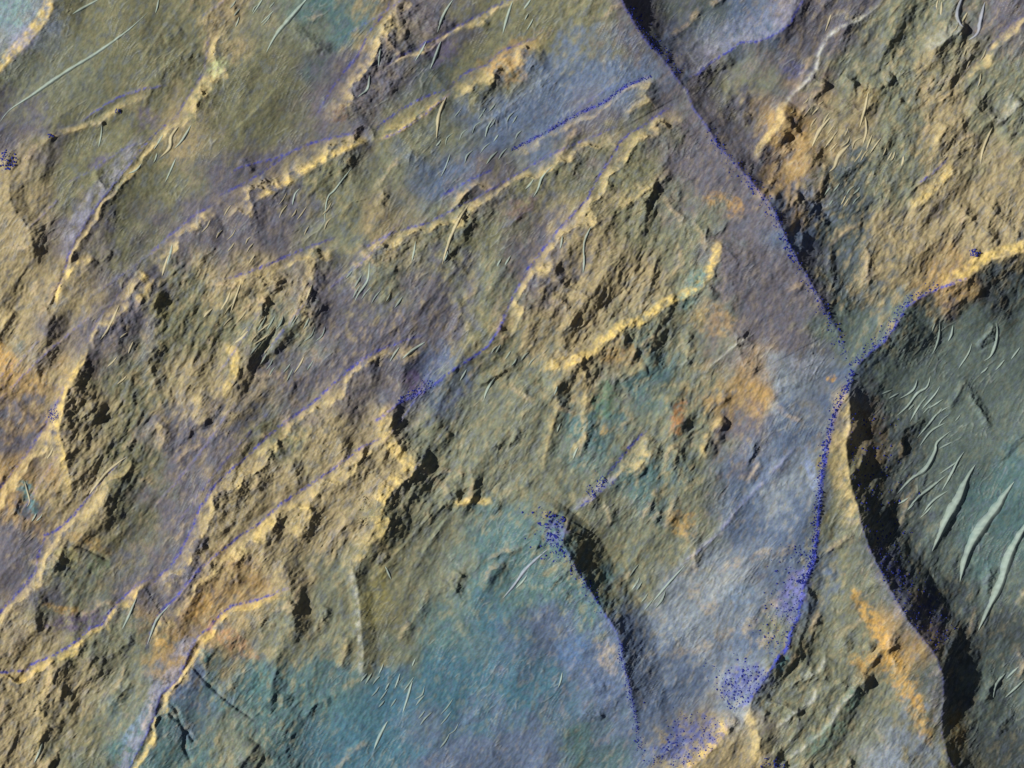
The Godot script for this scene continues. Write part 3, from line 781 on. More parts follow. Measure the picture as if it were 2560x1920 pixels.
# ---- the land as named stretches of one continuous surface --------------------
func build_land() -> void:
	var region := PackedByteArray()
	region.resize(NX * NY)
	var zones := [
		["valley_floor", "dark blue-grey valley floor with pale sand ridges below the shadowed slope", "valley", ["C", 2700, 1420, 2212, 1590, 2000, 1640, "F", 1860, 170, 1680, 235, 1560, 290, 1470, 350, 1430, 430, 1370, 520, 1290, 600, 1200, 680, 1150, 740, 1118, 850, 1115, 970, 1120, 1100, 1090, 1200, 1100, 1300, 1120, 1450, 1150, 1560, "I", 1160, 0, 1190, 140, 1240, 280, 1320, 440, 1400, 600, 1480, 730, 1560, 830, 1640, 930, 1700, 1070, 1705, 1240, 1700, 1400, 1720, 1540, 1770, 1650, 1800, 2300, 2900, 2300]],
		["smooth_slope", "smooth purple-blue hillside rising to the boulder-lined ridge edge", "hillside", ["B", 1780, -420, 1780, -20, 1820, 70, 1880, 170, 1960, 280, 2060, 390, 2140, 500, "C", 95, 580, 210, 790, 300, 930, 400, 1040, 520, 1180, 620, 1310, 700, 1480, 790, 1650, "F", 900, 260, 1030, 490, 1110, 680, 1150, 740, 1110, 850, 1050, 960, 1000, 1110, 970, 1260, 940, 1420, 930, 1540, "I", 910, 200, 890, 380, 830, 510, 800, 690, 750, 790, 720, 900, 650, 980, 590, 1080, 540, 1150, 480, 1230, 380, 1310, 200, 1250, 100, 900, 200, 500, 420, 100, "F", 640, 1380, 600, 1000, 500, 600, 300, 200, "C", 300, 1400, 0, 700, "B", 1980, 480, 1750, 200, 1600, -420]],
		["sand_basin", "smooth blue-green sand basin beside the dark spur", "basin", ["E", 740, 1620, 1000, 1590, 1500, 1630, "H", 1470, 100, 1440, 160, 1420, 250, 1470, 320, 1520, 430, 1600, 500, 1640, 610, 1690, 690, 1740, 700, 1790, 850, 1810, 1020, 1840, 1130, 1890, 1390, 1920, 1540, 1900, 2000, -400, 2000, "G", 1620, 1500, 1700, 1250, 1800, 1000, "H", 165, 1090, 172, 920, 160, 760, 140, 560, 120, 390, 320, 290]],
		["hill_strip", "wedge of knobbly ground with orange streaks between the two ridge edges", "hillside", ["F", 1110, 850, 1050, 960, 1000, 1110, 970, 1260, 940, 1420, 930, 1540, "I", 910, 200, 890, 380, 830, 510, 800, 690, 750, 790, 720, 900, 650, 980, 590, 1080, 540, 1150, 480, 1230, 512, 1360, 560, 1660, 560, 2100, 1800, 2300, 1770, 1650, 1720, 1540, 1700, 1400, 1705, 1240, 1700, 1070, 1640, 930, 1560, 830, 1480, 730, 1400, 600, 1320, 440, 1240, 280, 1190, 140, 1160, 0, "F", 1150, 1560, 1120, 1450, 1100, 1300, 1090, 1200, 1120, 1100, 1115, 970]],
		["highland", "rough knobbly tan highland right of the long ridge above the valley edge", "highland", ["B", 1780, -420, 1780, -20, 1820, 70, 1880, 170, 1960, 280, 2060, 390, 2140, 500, "C", 95, 580, 210, 790, 300, 930, 400, 1040, 520, 1180, 620, 1310, 700, 1480, 790, 1650, "F", 900, 260, 1030, 490, 1110, 680, 1150, 740, 1200, 680, 1290, 600, 1370, 520, 1430, 430, 1470, 350, 1560, 290, 1680, 235, 1860, 170, "C", 2000, 1640, 2212, 1590, 2700, 1420, 2700, -420]],
	]
	for zi in zones.size():
		var poly := pts(zones[zi][3])
		for j in NY:
			var y := Y0 + (j + 0.5) * STEP
			var xs := PackedFloat32Array()
			for e in poly.size():
				var a := poly[e]
				var b := poly[(e + 1) % poly.size()]
				if (a.y <= y) != (b.y <= y):
					xs.append(a.x + (y - a.y) / (b.y - a.y) * (b.x - a.x))
			xs.sort()
			for s in xs.size() / 2:
				for i in range(maxi(0, int((xs[2 * s] - X0) / STEP)), mini(NX, int((xs[2 * s + 1] - X0) / STEP))):
					if region[j * NX + i] == 0:
						region[j * NX + i] = zi + 1
	zones.insert(0, ["ridged_plateau", "tan and purple plateau crossed by long yellow scarps with blue rims", "plateau", []])
	var mat := StandardMaterial3D.new()
	mat.vertex_color_use_as_albedo = true
	mat.roughness = 1.0
	mat.metallic_specular = 0.1
	soil_mat = mat
	var remap := PackedInt32Array()
	remap.resize(NX * NY)
	for zi in zones.size():
		remap.fill(-1)
		var vs := PackedVector3Array()
		var ns := PackedVector3Array()
		var cs := PackedColorArray()
		var idx := PackedInt32Array()
		for j in NY - 1:
			var row := j * NX
			for i in NX - 1:
				var k := row + i
				if region[k] != zi:
					continue
				for q in [k, k + 1, k + NX, k + NX + 1]:
					if remap[q] < 0:
						remap[q] = vs.size()
						var qi: int = q % NX
						var qj: int = q / NX
						vs.append(Vector3((X0 + qi * STEP - 1280.0) * MPP, hgt[q], (Y0 + qj * STEP - 960.0) * MPP))
						var l: int = q - 1 if qi > 0 else q
						var r: int = q + 1 if qi < NX - 1 else q
						var u: int = q - NX if qj > 0 else q
						var d: int = q + NX if qj < NY - 1 else q
						ns.append(Vector3((hgt[l] - hgt[r]) / (2.0 * STEP * MPP), 1.0, (hgt[u] - hgt[d]) / (2.0 * STEP * MPP)).normalized())
						cs.append(Color(cr[q], cg[q], cb[q]))
				var a := remap[k]
				var b := remap[k + 1]
				var c := remap[k + NX]
				var e := remap[k + NX + 1]
				idx.append(a)
				idx.append(b)
				idx.append(c)
				idx.append(b)
				idx.append(e)
				idx.append(c)
		if idx.is_empty():
			continue
		var arr := []
		arr.resize(Mesh.ARRAY_MAX)
		arr[Mesh.ARRAY_VERTEX] = vs
		arr[Mesh.ARRAY_NORMAL] = ns
		arr[Mesh.ARRAY_COLOR] = cs
		arr[Mesh.ARRAY_INDEX] = idx
		var mesh := ArrayMesh.new()
		mesh.add_surface_from_arrays(Mesh.PRIMITIVE_TRIANGLES, arr)
		mesh.surface_set_material(0, mat)
		var o := MeshInstance3D.new()
		o.name = zones[zi][0]
		o.mesh = mesh
		tag(o, zones[zi][1], zones[zi][2], "", "structure")
		add_child(o)
	outer_ground(mat)

# land beyond the surveyed sheet, out to the horizon
func outer_ground(mat: Material) -> void:
	var x1 := X0 + (NX - 1) * STEP
	var y1 := Y0 + (NY - 1) * STEP
	var rings := [0.0, 30.0, 90.0, 220.0, 500.0, 1200.0, 3000.0, 8000.0, 20000.0]
	var st := SurfaceTool.new()
	st.begin(Mesh.PRIMITIVE_TRIANGLES)
	var per := PackedVector2Array()
	var stepn := 8
	for i in range(0, NX - 1, stepn):
		per.append(Vector2(X0 + i * STEP, Y0))
	for j in range(0, NY - 1, stepn):
		per.append(Vector2(x1, Y0 + j * STEP))
	for i in range(NX - 1, 0, -stepn):
		per.append(Vector2(X0 + i * STEP, y1))
	for j in range(NY - 1, 0, -stepn):
		per.append(Vector2(X0, Y0 + j * STEP))
	var mid := Vector2((X0 + x1) * 0.5, (Y0 + y1) * 0.5)
	var n := per.size()
	for r in rings.size():
		for p in per:
			var dirv := (p - mid).normalized()
			var q: Vector2 = p + dirv * rings[r]
			var f := exp(-rings[r] / 900.0)
			var h := ground(p) * f + n_lump.get_noise_2d(q.x * 0.3, q.y * 0.3) * minf(rings[r] * 0.02, 8.0) - (0.15 if r == 0 else 0.0)
			var c := Color(0.18, 0.16, 0.12) if r > 0 else Color(0.17, 0.16, 0.13)
			st.set_color(c)
			st.set_smooth_group(0)
			st.add_vertex(Vector3((q.x - 1280.0) * MPP, h, (q.y - 960.0) * MPP))
	for r in rings.size() - 1:
		for i in n:
			var a := r * n + i
			var b := r * n + (i + 1) % n
			var c := a + n
			var d := b + n
			for v in [a, c, b, b, c, d]:
				st.add_index(v)
	st.generate_normals()
	var o := MeshInstance3D.new()
	o.name = "ground"
	o.mesh = st.commit()
	o.material_override = mat
	tag(o, "open desert plain around the highland", "ground", "", "structure")
	add_child(o)

# ---- sand ridges blown up by the wind: each one a body of its own ---------------
func sand_ridge(a: Array, narrow: float, sand: Vector3, label: String, group: String) -> void:
	var width := narrow * 1.6 + 1.0
	var line := smooth_line(pts(a), 6.0)
	var n := line.size()
	if n < 4:
		line = smooth_line(pts(a), 3.0)
		n = line.size()
	var base_p := line[n / 2]
	var origin := world(base_p)
	var prof := [[-0.5, -0.06, 0.0], [-0.34, 0.035, 0.45], [-0.16, 0.09, 0.9], [0.02, 0.15, 1.0], [0.1, 0.135, 1.0], [0.26, 0.05, 0.6], [0.5, -0.06, 0.0]]
	var st := SurfaceTool.new()
	st.begin(Mesh.PRIMITIVE_TRIANGLES)
	st.set_smooth_group(0)
	var wob := rng.randf() * 100.0
	for i in n:
		var t := float(i) / (n - 1)
		var tan_v := (line[mini(i + 1, n - 1)] - line[maxi(i - 1, 0)]).normalized()
		var nor := Vector2(-tan_v.y, tan_v.x)
		if nor.x < 0.0:
			nor = -nor
		var w := width * pow(sin(PI * clampf(t, 0.01, 0.99)), 0.9) * (1.0 + 0.4 * n_jit.get_noise_2d(wob + i * 4.0, wob))
		var gl := ground(line[i] - nor * w * 0.5)
		var gr := ground(line[i] + nor * w * 0.5)
		var gm := ground(line[i])
		for q in prof:
			var p: Vector2 = line[i] + nor * w * q[0]
			var f: float = q[0] + 0.5
			var g := maxf(lerpf(gl, gr, f), lerpf(lerpf(gl, gm, minf(1.0, f * 2.0)), gr, maxf(0.0, f * 2.0 - 1.0)))
			var up: float = q[1] * w * MPP * 1.55 + 0.06
			# thin sand at the margin lets the soil below show through
			var k := clampi(int((p.y - Y0) / STEP), 0, NY - 1) * NX + clampi(int((p.x - X0) / STEP), 0, NX - 1)
			var cover: float = q[2] * clampf(0.85 + 0.5 * n_lump.get_noise_2d(p.x * 3.0, p.y * 3.0), 0.0, 1.0)
			var sc := Vector3(cr[k], cg[k], cb[k]).lerp(sand, cover)
			st.set_color(Color(sc.x, sc.y, sc.z))
			st.add_vertex(Vector3((p.x - 1280.0) * MPP, (g if absf(q[0]) < 0.4 else ground(p)) + up, (p.y - 960.0) * MPP) - origin)
	var m := prof.size()
	for i in n - 1:
		for q in m - 1:
			var a0 := i * m + q
			for v in [a0, a0 + 1, a0 + m, a0 + 1, a0 + m + 1, a0 + m]:
				st.add_index(v)
	st.generate_normals()
	var o := MeshInstance3D.new()
	o.name = numbered("sand_ridge")
	o.mesh = st.commit()
	o.material_override = soil_mat
	o.position = origin
	tag(o, label, "sand ridge", group)
	add_child(o)

func sand_ridges() -> void:
	var teal := lin(138, 153, 145)
	var cream := lin(166, 158, 128)
	var blue := lin(142, 148, 160)
	# the great ones, one by one
	sand_ridge(["F", 1935, 1340, 1880, 1430, 1830, 1550, "I", 1810, 0, 1740, 120, 1690, 230, 1652, 305], 21.0, teal, "broad pale teal sand ridge nearest the dark slope among the three great valley ridges", "great sand ridges of the valley")
	sand_ridge(["F", 2180, 1450, 2100, 1560, "I", 2090, 0, 1990, 130, 1920, 240, 1870, 360, 1832, 500], 24.0, teal, "broad pale teal sand ridge between the other two great valley ridges", "great sand ridges of the valley")
	sand_ridge(["I", 2330, 30, 2212, 210, 2140, 360, 2100, 500, 2030, 640, 1940, 810], 20.0, teal, "broad pale teal sand ridge farthest out on the valley floor", "great sand ridges of the valley")
	sand_ridge(["F", 1780, 1125, 1690, 1200, 1680, 1250, 1640, 1330, 1600, 1380, 1520, 1430, 1425, 1525], 9.0, teal, "long winding pale sand ridge with a forked upper end on the valley floor", "")
	sand_ridge(["A", 1960, -40, 1830, 110, 1760, 190, 1720, 250, 1675, 335], 9.0, teal, "long pale green sand blade on the olive plateau", "")
	sand_ridge(["A", -10, 780, 60, 690, 200, 600, 420, 450, 600, 340, 800, 200, 930, 80], 7.0, teal, "very long thin pale sand line crossing the olive plateau", "")
	sand_ridge(["C", 1830, -30, 1795, 80, 1810, 150, 1845, 185], 9.0, blue, "bent pale blue sand ridge above the bluish lit face in the highland", "")
	sand_ridge(["C", 1968, 10, 1940, 130, 1920, 210, 1860, 255], 9.0, blue, "hooked pale blue sand ridge beside the thin yellow scarp in the highland", "")
	sand_ridge(["H", 1330, 280, 1200, 400, 1120, 510, 1050, 590], 7.0, blue, "pale blue sand ridge below the cluster of dark blue boulders in the sand basin", "")
	sand_ridge(["A", 1125, 795, 1080, 860, 1070, 930, 1005, 992], 8.0, cream, "S-curved pale sand ridge below the yellow band on the plateau", "")
	sand_ridge(["B", 835, 1285, 770, 1390, 720, 1500, 668, 1665], 8.0, cream, "long cream sand ridge hanging below the long yellow scarp", "")
	sand_ridge(["B", 695, 605, 650, 720, 640, 800, 633, 875], 8.0, cream, "upright cream sand ridge below the yellow scarp right of the small crater", "")
	# the many small ones, by the place where they lie
	var sites := [
		["pale sand ripple on the dark valley floor", "sand ripples of the valley floor", teal, [
			[5, "F", 1690, 445, 1690, 530, 1670, 600, 1648, 642], [3.5, "F", 1660, 445, 1650, 475, 1642, 500], [5, "F", 1778, 455, 1770, 520, 1748, 562], [7, "F", 2058, 445, 2065, 520, 2050, 600, 2020, 660, 1980, 684], [4, "F", 1902, 572, 1880, 640, 1818, 735], [5, "F", 1558, 795, 1540, 860, 1490, 900, 1445, 922], [6, "F", 1642, 775, 1620, 850, 1560, 890, 1500, 970, 1425, 1032], [4, "F", 1705, 840, 1670, 900, 1588, 992], [4, "F", 1635, 895, 1580, 960, 1508, 1075], [3.5, "F", 1725, 925, 1660, 970, 1605, 992], [5, "F", 1765, 970, 1690, 1020, 1640, 1080, 1558, 1172], [4.5, "F", 1745, 1075, 1650, 1130, 1575, 1225], [4, "F", 1790, 1195, 1750, 1215, 1700, 1240], [6, "F", 1865, 1255, 1820, 1320, 1790, 1380, 1750, 1450, 1715, 1505], [7, "F", 1745, 1405, 1640, 1490, 1560, 1550, 1495, 1625], [4, "F", 1505, 1545, 1470, 1570, 1428, 1592], [5, "F", 1755, 1505, 1660, 1570, 1590, 1655], [3.5, "F", 1445, 885, 1410, 905, 1375, 922], [3.5, "F", 1400, 865, 1365, 880, 1330, 892], [4, "F", 2115, 675, 2085, 715, 2055, 745], [4, "F", 2215, 595, 2190, 630, 2155, 675], [3.5, "F", 1845, 1305, 1770, 1355, 1700, 1400], [4, "I", 1545, -10, 1520, 20, 1492, 45], [4, "I", 1655, 15, 1620, 55, 1575, 95], [6, "I", 2122, 1075, 2060, 1150, 2040, 1235], [5, "I", 2240, 1120, 2180, 1180, 2115, 1235], [4.5, "I", 2205, 1035, 2170, 1070, 2125, 1115], [4, "F", 2010, 720, 1990, 745, 1960, 765]]],
		["pale sand ripple among the knobs of the rough highland", "sand ripples of the highland", cream, [
			[3.5, "C", 1675, -5, 1668, 25, 1664, 55], [4.5, "C", 1698, 5, 1695, 50, 1688, 95], [4.5, "C", 1858, 75, 1840, 110, 1818, 145], [8, "C", 998, 735, 930, 820, 878, 925], [9, "C", 1120, 905, 1050, 980, 1020, 1050, 985, 1082], [6, "C", 1215, 735, 1222, 820, 1198, 905], [5, "C", 1258, 845, 1240, 890, 1218, 945], [4, "C", 1315, 865, 1280, 910, 1238, 972], [4, "C", 1025, 845, 995, 885, 955, 935], [3.5, "C", 1042, 895, 1015, 925, 988, 952], [4, "C", 1452, 975, 1450, 1010, 1438, 1045], [6, "C", 1232, 575, 1210, 690, 1178, 805], [3.5, "C", 925, 675, 900, 700, 878, 725], [6, "C", 2018, 795, 1960, 930, 1938, 1035], [4, "C", 1942, 455, 1935, 510, 1918, 552], [3.5, "C", 1092, 1225, 1078, 1260, 1058, 1292], [3.5, "C", 1110, 1245, 1092, 1275, 1072, 1302], [3.5, "C", 1345, 925, 1335, 955, 1318, 985], [3.5, "C", 1382, 955, 1368, 985, 1348, 1012], [4, "C", 1000, 90, 980, 150, 962, 200], [3.5, "C", 1400, 950, 1390, 990, 1370, 1015]]],
		["pale sand ripple on the olive and purple plateau", "sand ripples of the upper plateau", teal, [
			[6, "A", 630, -10, 540, 40, 455, 92], [5, "A", 1205, 785, 1150, 880, 1098, 935], [4, "A", 1025, 845, 990, 910, 968, 942], [4, "A", 892, 1028, 860, 1070, 805, 1092], [4, "A", 1108, 995, 1070, 1080, 1038, 1145], [4, "A", 1655, -10, 1620, 45, 1588, 92], [3.5, "A", 1725, 65, 1680, 110, 1638, 152], [3.5, "A", 1505, 105, 1495, 140, 1478, 172], [4, "A", 2215, 1055, 2110, 1190, 2060, 1250, 2038, 1405], [3.5, "A", 1892, 1185, 1860, 1215, 1838, 1292], [6, "A", 1082, 1535, 1070, 1600, 1048, 1665], [4, "A", 642, 785, 635, 850, 618, 925], [3.5, "A", 1000, -10, 992, 40, 978, 85], [4, "A", 990, 960, 980, 1000, 965, 1025], [6, "B", 738, -5, 680, 90, 638, 205], [6, "B", 662, 255, 620, 370, 593, 435], [6, "B", 1112, 5, 1080, 100, 1048, 212], [5, "B", 1228, -5, 1205, 30, 1178, 62], [4, "B", 662, 875, 650, 900, 628, 922], [5, "B", 212, 475, 200, 560, 138, 612], [3.5, "B", 1242, 115, 1225, 150, 1198, 192], [3.5, "B", 1212, 80, 1200, 105, 1185, 132], [4, "B", 982, 755, 955, 800, 938, 865], [4, "B", 572, 255, 540, 320, 498, 385], [4, "B", 282, 305, 275, 360, 268, 422], [3.5, "B", 1022, 845, 1005, 870, 988, 892], [3.5, "B", 720, 965, 690, 1050, 660, 1110]]],
		["pale teal sand ripple in the hollow below the long yellow scarps", "sand ripples below the yellow scarps", teal, [
			[6, "B", 1362, 1045, 1300, 1110, 1270, 1190, 1238, 1242], [4, "B", 1242, 1125, 1220, 1160, 1188, 1192], [5, "B", 502, 1515, 495, 1570, 478, 1645], [5, "B", 1422, 1485, 1420, 1520, 1408, 1565], [5, "B", 1602, 1425, 1560, 1530, 1560, 1662], [5, "E", 212, 65, 200, 180, 140, 270, 118, 312], [5, "E", 705, -10, 695, 30, 678, 65], [5, "E", 1560, 0, 1560, 70, 1552, 135], [5, "E", 1002, 785, 950, 870, 928, 935], [4, "E", 822, 735, 805, 770, 778, 812], [4, "E", 1392, 835, 1385, 870, 1368, 905], [4, "E", 1412, 1075, 1400, 1105, 1388, 1135], [5, "E", 1522, 1225, 1505, 1260, 1488, 1305], [6, "E", 562, 565, 480, 620, 418, 672], [5, "E", 402, 595, 370, 640, 338, 692], [4, "E", 1100, 20, 1080, 55, 1060, 85], [4, "E", 1040, 40, 1030, 60, 1012, 92]]],
		["pale sand ripple between the brown knobs of the bumpy ground", "sand ripples of the bumpy ground", cream, [
			[6, "D", 1075, -10, 1040, 80, 1018, 155], [6, "D", 752, 335, 690, 480, 635, 555], [4, "D", 805, 505, 785, 522, 758, 542], [4, "D", 742, 655, 715, 690, 678, 722], [4, "D", 802, 775, 775, 805, 738, 832], [6, "D", 1562, 495, 1520, 540, 1475, 572], [5, "D", 1692, 515, 1650, 550, 1598, 582], [4, "D", 1702, 445, 1665, 475, 1618, 512], [5, "D", 1522, 185, 1480, 300, 1448, 385], [5, "D", 1452, 245, 1425, 310, 1388, 365], [4, "D", 1912, 655, 1885, 710, 1848, 762], [5, "D", 1962, 205, 1950, 250, 1928, 305], [6, "D", 1335, 355, 1310, 380, 1278, 412], [4, "D", 342, 1225, 325, 1265, 298, 1302], [6, "D", 802, 1285, 680, 1380, 555, 1535], [4, "D", 160, 1435, 190, 1560, 172, 1602], [4, "D", 842, 560, 825, 600, 808, 640]]],
		["teal sand ripple in the lower left hollows beside the blue-rimmed scarps", "sand ripples of the lower hollows", teal, [
			[6, "G", 862, 585, 820, 690, 772, 785], [6, "G", 1075, 625, 1000, 710, 970, 770, 928, 885], [7, "G", 272, 1495, 250, 1560, 218, 1625], [4, "G", 232, 55, 218, 85, 198, 112], [4, "G", 270, 60, 255, 85, 228, 108]]],
		["pale ripple on the blue-green sand basin", "sand ripples of the sand basin", teal, [
			[4, "H", 1202, 445, 1170, 490, 1128, 532], [7, "H", 325, 1365, 280, 1450, 238, 1545], [5, "H", 482, 1105, 450, 1220, 418, 1315], [4, "H", 402, 1065, 390, 1110, 368, 1162], [4, "H", 308, 385, 325, 420, 348, 475], [3.5, "H", 335, 1125, 322, 1150, 308, 1172], [4, "H", 1902, 475, 1885, 505, 1858, 542], [5, "H", 2195, 385, 2090, 500, 1985, 622], [3.5, "H", 1422, 1055, 1415, 1100, 1398, 1152], [3.5, "H", 502, 965, 492, 990, 478, 1022], [3.5, "H", 300, 1000, 285, 1040, 268, 1070]]],
	]
	for s in sites:
		for r in s[3]:
			var p := pts(r.slice(1))
			var chord := p[0].distance_to(p[p.size() - 1])
			var sag := 0.0
			for v in p:
				sag = maxf(sag, absf((v - p[0]).cross((p[p.size() - 1] - p[0]).normalized())))
			var look := ("short " if chord < 32.0 else ("long " if chord > 62.0 else "")) + ("curved " if sag > chord * 0.09 else "straight ") + ("broad " if r[0] >= 5.5 else "")
			sand_ridge(r.slice(1), r[0], s[2], look + s[0], s[1])
	# trains of short ripples: sheet, x, y, how many, spacing, length, heading
	var trains := [["A", 1560, 90, 7, 34, 90, -0.95, teal, 2, "in the row beside the long pale green sand blade"], ["A", 1500, 1480, 8, 40, 90, -0.95, cream, 2, "in the row on purple ground below the yellow band"], ["A", 1950, 1330, 7, 42, 110, -1.0, cream, 2, "in the row beside the thin bent sand line"], ["C", 880, 730, 6, 36, 70, -0.9, cream, 1, "in the row right of the bright orange scarp"], ["C", 1120, 870, 8, 38, 90, -0.95, cream, 1, "in the row between the two broad cream ridges"], ["C", 1060, 1250, 6, 28, 70, -0.9, teal, 1, "in the row beside the black pits of the highland"], ["C", 1850, 330, 6, 36, 80, -1.1, cream, 1, "in the row beside the thin blue-and-yellow scarp"], ["D", 1600, 480, 8, 40, 90, -0.9, cream, 4, "in the row beside the blocky brown knob"], ["D", 1880, 440, 8, 40, 100, -1.0, teal, 4, "in the row right of the bumpy yellow rim"], ["D", 1780, 720, 7, 44, 100, -1.0, teal, 4, "in the row on the purple flat above the blue line"], ["B", 900, 900, 8, 44, 100, -0.95, teal, 3, "in the row on blue ground above the straight blue line"], ["B", 1060, 760, 6, 44, 80, -0.95, teal, 3, "in the row beside the upright cream sand ridge"], ["E", 260, 240, 7, 44, 90, -1.0, teal, 3, "in the row on blue-grey ground below the long scarp"], ["E", 1100, 700, 6, 40, 90, -0.9, teal, 3, "in the row below the blue-rimmed bend"], ["H", 620, 1320, 9, 40, 110, -0.9, teal, 6, "in the row across the open blue-green basin"], ["H", 280, 1180, 7, 34, 90, -0.9, teal, 6, "in the row where the basin meets the brown ledges"], ["H", 1950, 560, 6, 40, 110, -0.95, teal, 6, "in the row beside the dark slope of the spur"], ["F", 1700, 1000, 6, 44, 90, -0.85, teal, 0, "in the row above the forked valley ridge"]]
	for t in trains:
		var across := Vector2(cos(t[6] + PI / 2), sin(t[6] + PI / 2))
		for i in t[3]:
			var c: Vector2 = Vector2(t[1], t[2]) + across * (t[4] * 1.25 * (i - t[3] * 0.5) + rng.randfn(0.0, 9.0)) + across.orthogonal() * rng.randfn(0.0, 55.0)
			var h: float = t[6] + rng.randfn(0.0, 0.06)
			var d: Vector2 = Vector2(cos(h), sin(h)) * t[5] * rng.randf_range(0.3, 0.62)
			var bend: Vector2 = d.orthogonal() * rng.randfn(0.0, 0.16)
			sand_ridge([t[0], c.x - d.x, c.y - d.y, c.x + bend.x, c.y + bend.y, c.x + d.x, c.y + d.y], rng.randf_range(2.6, 4.6), t[7] * 0.72, "short sand ripple " + t[9], sites[t[8]][1])

# ---- boulders -----------------------------------------------------------------
func rock_mesh(seed_: int) -> ArrayMesh:
	var r := RandomNumberGenerator.new()
	r.seed = seed_
	var nz := noise(seed_, 1.1, 2)
	var st := SurfaceTool.new()
	st.begin(Mesh.PRIMITIVE_TRIANGLES)
	st.set_smooth_group(-1)
	var rings := 5
	var segs := 8
	var v := []
	for i in rings + 1:
		var th := PI * i / rings
		for j in segs:
			var ph := TAU * j / segs + i * 0.3
			var d := Vector3(sin(th) * cos(ph), cos(th), sin(th) * sin(ph))
			d *= 1.0 + 0.55 * nz.get_noise_3dv(d) + r.randf_range(-0.07, 0.07) * (0.0 if i == 0 or i == rings else 1.0)
			v.append(Vector3(d.x, clampf(d.y * 0.8, -0.5, 0.72), d.z))
	for i in rings:
		for j in segs:
			var a: int = i * segs + j
			var b: int = i * segs + (j + 1) % segs
			for q in [a, b, a + segs, b, b + segs, a + segs]:
				st.add_vertex(v[q])
	st.generate_normals()
	return st.commit()

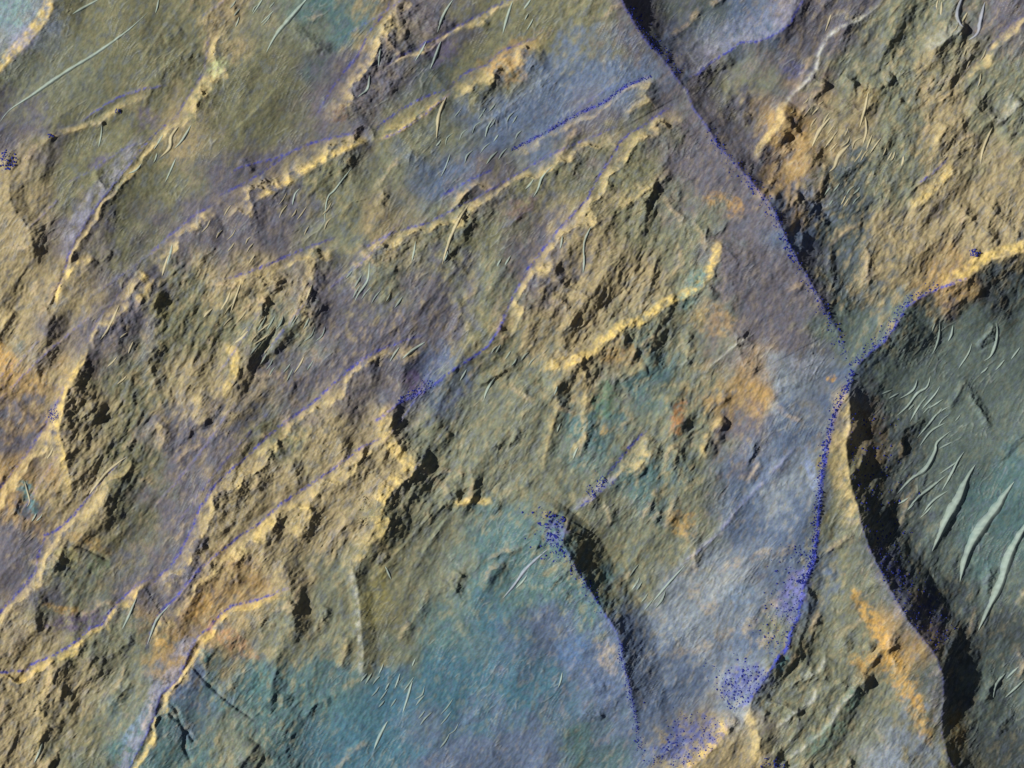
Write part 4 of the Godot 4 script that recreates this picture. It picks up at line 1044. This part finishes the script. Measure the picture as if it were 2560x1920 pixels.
func boulders() -> void:
	var blue := StandardMaterial3D.new()
	blue.albedo_color = Color8(38, 46, 116)
	blue.roughness = 0.95
	blue.metallic_specular = 0.15
	var rocks := []
	for s in 6:
		rocks.append(rock_mesh(300 + s))
	# line, how many, how far to the left and right, smallest and largest size (map px), material, label, group
	var beds := [
		[["F", 1150, 745, 1110, 850, 1050, 960, 1000, 1110, 970, 1260, 940, 1420, 930, 1540, "I", 930, 0, 910, 200, 890, 380, 830, 510], 420, 16.0, 3.0, 2.0, 5.5, blue, "blue boulder in the line along the lower edge of the smooth slope", "boulders along the lower slope edge"],
		[["I", 900, 300, 830, 510, 800, 690, 750, 790, 720, 900, 650, 980], 180, 90.0, 0.0, 2.0, 5.0, blue, "blue boulder strewn over the pale slope left of the orange-streaked wedge", "boulders strewn over the pale slope"],
		[["I", 600, 1060, 540, 1150, 480, 1230, 380, 1310], 120, 110.0, 0.0, 2.5, 6.0, blue, "blue boulder in the dense field above the yellow nose of rock", "boulders above the yellow nose"],
		[["I", 345, 1380, 290, 1490, 180, 1590, 60, 1670, -100, 1760], 170, 110.0, 0.0, 2.0, 5.0, blue, "blue boulder in the field left of the yellow nose of rock", "boulders left of the yellow nose"],
		[["H", 1440, 90, 1410, 170, 1420, 260, 1450, 310], 150, 75.0, 4.0, 2.0, 6.5, blue, "blue boulder in the cluster at the tip of the dark spur", "boulders at the spur tip"],
		[["H", 1470, 320, 1520, 430, 1600, 500, 1640, 610, 1680, 690], 60, 30.0, 10.0, 2.0, 5.0, blue, "blue boulder along the upper crest of the dark spur", "boulders along the spur crest"],
		[["H", 1790, 860, 1800, 950, 1840, 1130, 1870, 1250, 1890, 1390, 1920, 1540], 110, 12.0, 4.0, 2.0, 4.5, blue, "blue boulder along the thin lower tail of the dark spur", "boulders along the spur tail"],
		[["C", 230, 820, 300, 930, 400, 1040, 520, 1180, 620, 1310, 700, 1480, 790, 1650, "F", 900, 260, 960, 370, 1030, 490, 1090, 640], 260, 22.0, 12.0, 2.0, 5.5, blue, "blue boulder along the upper edge of the smooth slope", "boulders along the upper slope edge"],
		[["B", 1820, 70, 1880, 170, 1960, 280, 2060, 390, 2130, 480], 110, 4.0, 30.0, 2.0, 5.0, blue, "dark boulder on the shaded wall of the basin at the ridge's upper end", "boulders on the dark basin wall"],
		[["F", 1120, 720, 1200, 670, 1290, 590, 1370, 510, 1430, 420, 1470, 345, 1560, 285, 1680, 232], 130, 22.0, 2.0, 2.0, 5.0, blue, "blue boulder along the valley rim above the winding ripples", "boulders along the valley rim"],
		[["I", 1190, 140, 1240, 280, 1320, 440, 1400, 600, 1480, 730, 1560, 830, 1640, 930], 170, 3.0, 90.0, 2.0, 5.0, blue, "dark boulder on the shadowed slope that falls to the valley floor", "boulders on the shadowed slope"],
		[["F", 1130, 1000, 1120, 1200, 1130, 1450, 1170, 1640], 120, 0.0, 130.0, 2.0, 5.0, blue, "dark boulder on the brown slope beside the yellow strip", "boulders on the brown slope"],
		[["A", 20, 960, 60, 1010, 90, 1050], 60, 26.0, 22.0, 2.0, 6.5, blue, "blue boulder on the knob with the black cliff by the plateau", "boulders on the black-cliffed knob"],
		[["A", 300, 850, 330, 870], 10, 8.0, 8.0, 2.5, 5.0, blue, "blue boulder on the small pale knoll of the olive plateau", "boulders on the pale knoll"],
		[["A", 730, 690, 755, 705], 8, 6.0, 6.0, 2.5, 4.5, blue, "blue boulder beside the row of lit knolls", "boulders beside the lit knolls"],
		[["C", 1870, 1600, 1920, 1590], 26, 12.0, 8.0, 2.5, 6.0, blue, "blue boulder on the bright yellow slope above the valley", "boulders on the yellow slope"],
		[["D", 320, 990, 370, 1050], 46, 20.0, 16.0, 2.0, 4.5, blue, "purple-blue boulder where the thin blue line meets the shadowed cliff", "boulders by the shadowed cliff"],
		[["E", 620, 835, 500, 900, 400, 950], 70, 22.0, 3.0, 2.0, 4.5, blue, "blue boulder along the rim of the purple hollow", "boulders along the purple hollow"],
		[["E", 1700, 1430, 1600, 1540], 60, 22.0, 6.0, 2.0, 4.5, blue, "blue boulder on the pale blue crest above the sand basin", "boulders above the sand basin"],
		[["B", 1980, 490, 1820, 550, 1700, 640, 1500, 730, 1400, 790, 1230, 880, 1100, 940], 150, 6.0, 3.0, 2.0, 3.6, blue, "small blue boulder in the long straight blue line of the upper plateau", "boulders of the straight blue line"],
		[["I", 560, 1630, 700, 1650], 40, 16.0, 20.0, 2.0, 5.0, blue, "blue boulder at the foot of the brown knob below the yellow nose", "boulders below the brown knob"],
	]
	var all := []
	for b in beds:
		var line := smooth_line(pts(b[0]), 8.0)
		for i in int(b[1] * 1.5):
			var k := rng.randi_range(0, line.size() - 2)
			var p := line[k].lerp(line[k + 1], rng.randf())
			var nor := (line[k + 1] - line[k]).orthogonal().normalized()
			if nor.x < 0.0:
				nor = -nor
			var d := absf(rng.randfn(0.0, 0.5))
			var side: float = -d * b[2] if rng.randf() < b[2] / (b[2] + b[3] + 0.001) else d * b[3]
			p += nor * side + Vector2(rng.randfn(0.0, 1.5), rng.randfn(0.0, 1.5))
			var size: float = lerpf(b[4], b[5], pow(rng.randf(), 3.2))
			all.append([size, p, b[6], b[7], b[8], rng.randi_range(0, 5), rng.randf() * TAU, rng.randf_range(0.8, 1.25)])
	all.sort_custom(func(x, y): return x[0] > y[0])
	var rest := {}
	var shown := 0
	for a in all:
		var p: Vector2 = a[1]
		var inside := p.x > 2.0 and p.y > 2.0 and p.x < 2558.0 and p.y < 1918.0
		var s: float = a[0] * 0.5 * MPP
		if inside and shown < 300:
			shown += 1
			var o := MeshInstance3D.new()
			o.name = numbered("boulder")
			o.mesh = rocks[a[5]]
			o.material_override = a[2]
			o.position = world(p, s * 0.12)
			o.rotation.y = a[6]
			o.scale = Vector3(s * a[7], s, s)
			tag(o, ("large " if a[0] > 5.0 else ("mid-sized " if a[0] > 4.0 else "small ")) + a[3].trim_prefix("small "), "boulder", a[4])
			add_child(o)
		else:
			var key: int = a[5] + (0 if a[4].find("slope") < 0 else 6)
			if not rest.has(key):
				rest[key] = []
			rest[key].append(Transform3D(Basis(Vector3.UP, a[6]).scaled(Vector3(s * a[7], s, s)), world(p, s * 0.12)))
	for mi in 2:
		var st := SurfaceTool.new()
		st.begin(Mesh.PRIMITIVE_TRIANGLES)
		for key in rest:
			if key / 6 == mi:
				for t in rest[key]:
					st.append_from(rocks[key % 6], 0, t)
		var o := MeshInstance3D.new()
		o.name = "rock_debris" if mi == 0 else "slope_rock_debris"
		o.mesh = st.commit()
		o.material_override = blue
		tag(o, "small blue rock debris scattered along the ridge edges" if mi == 0 else "small blue rock debris scattered over the slopes", "rocks", "", "stuff")
		add_child(o)
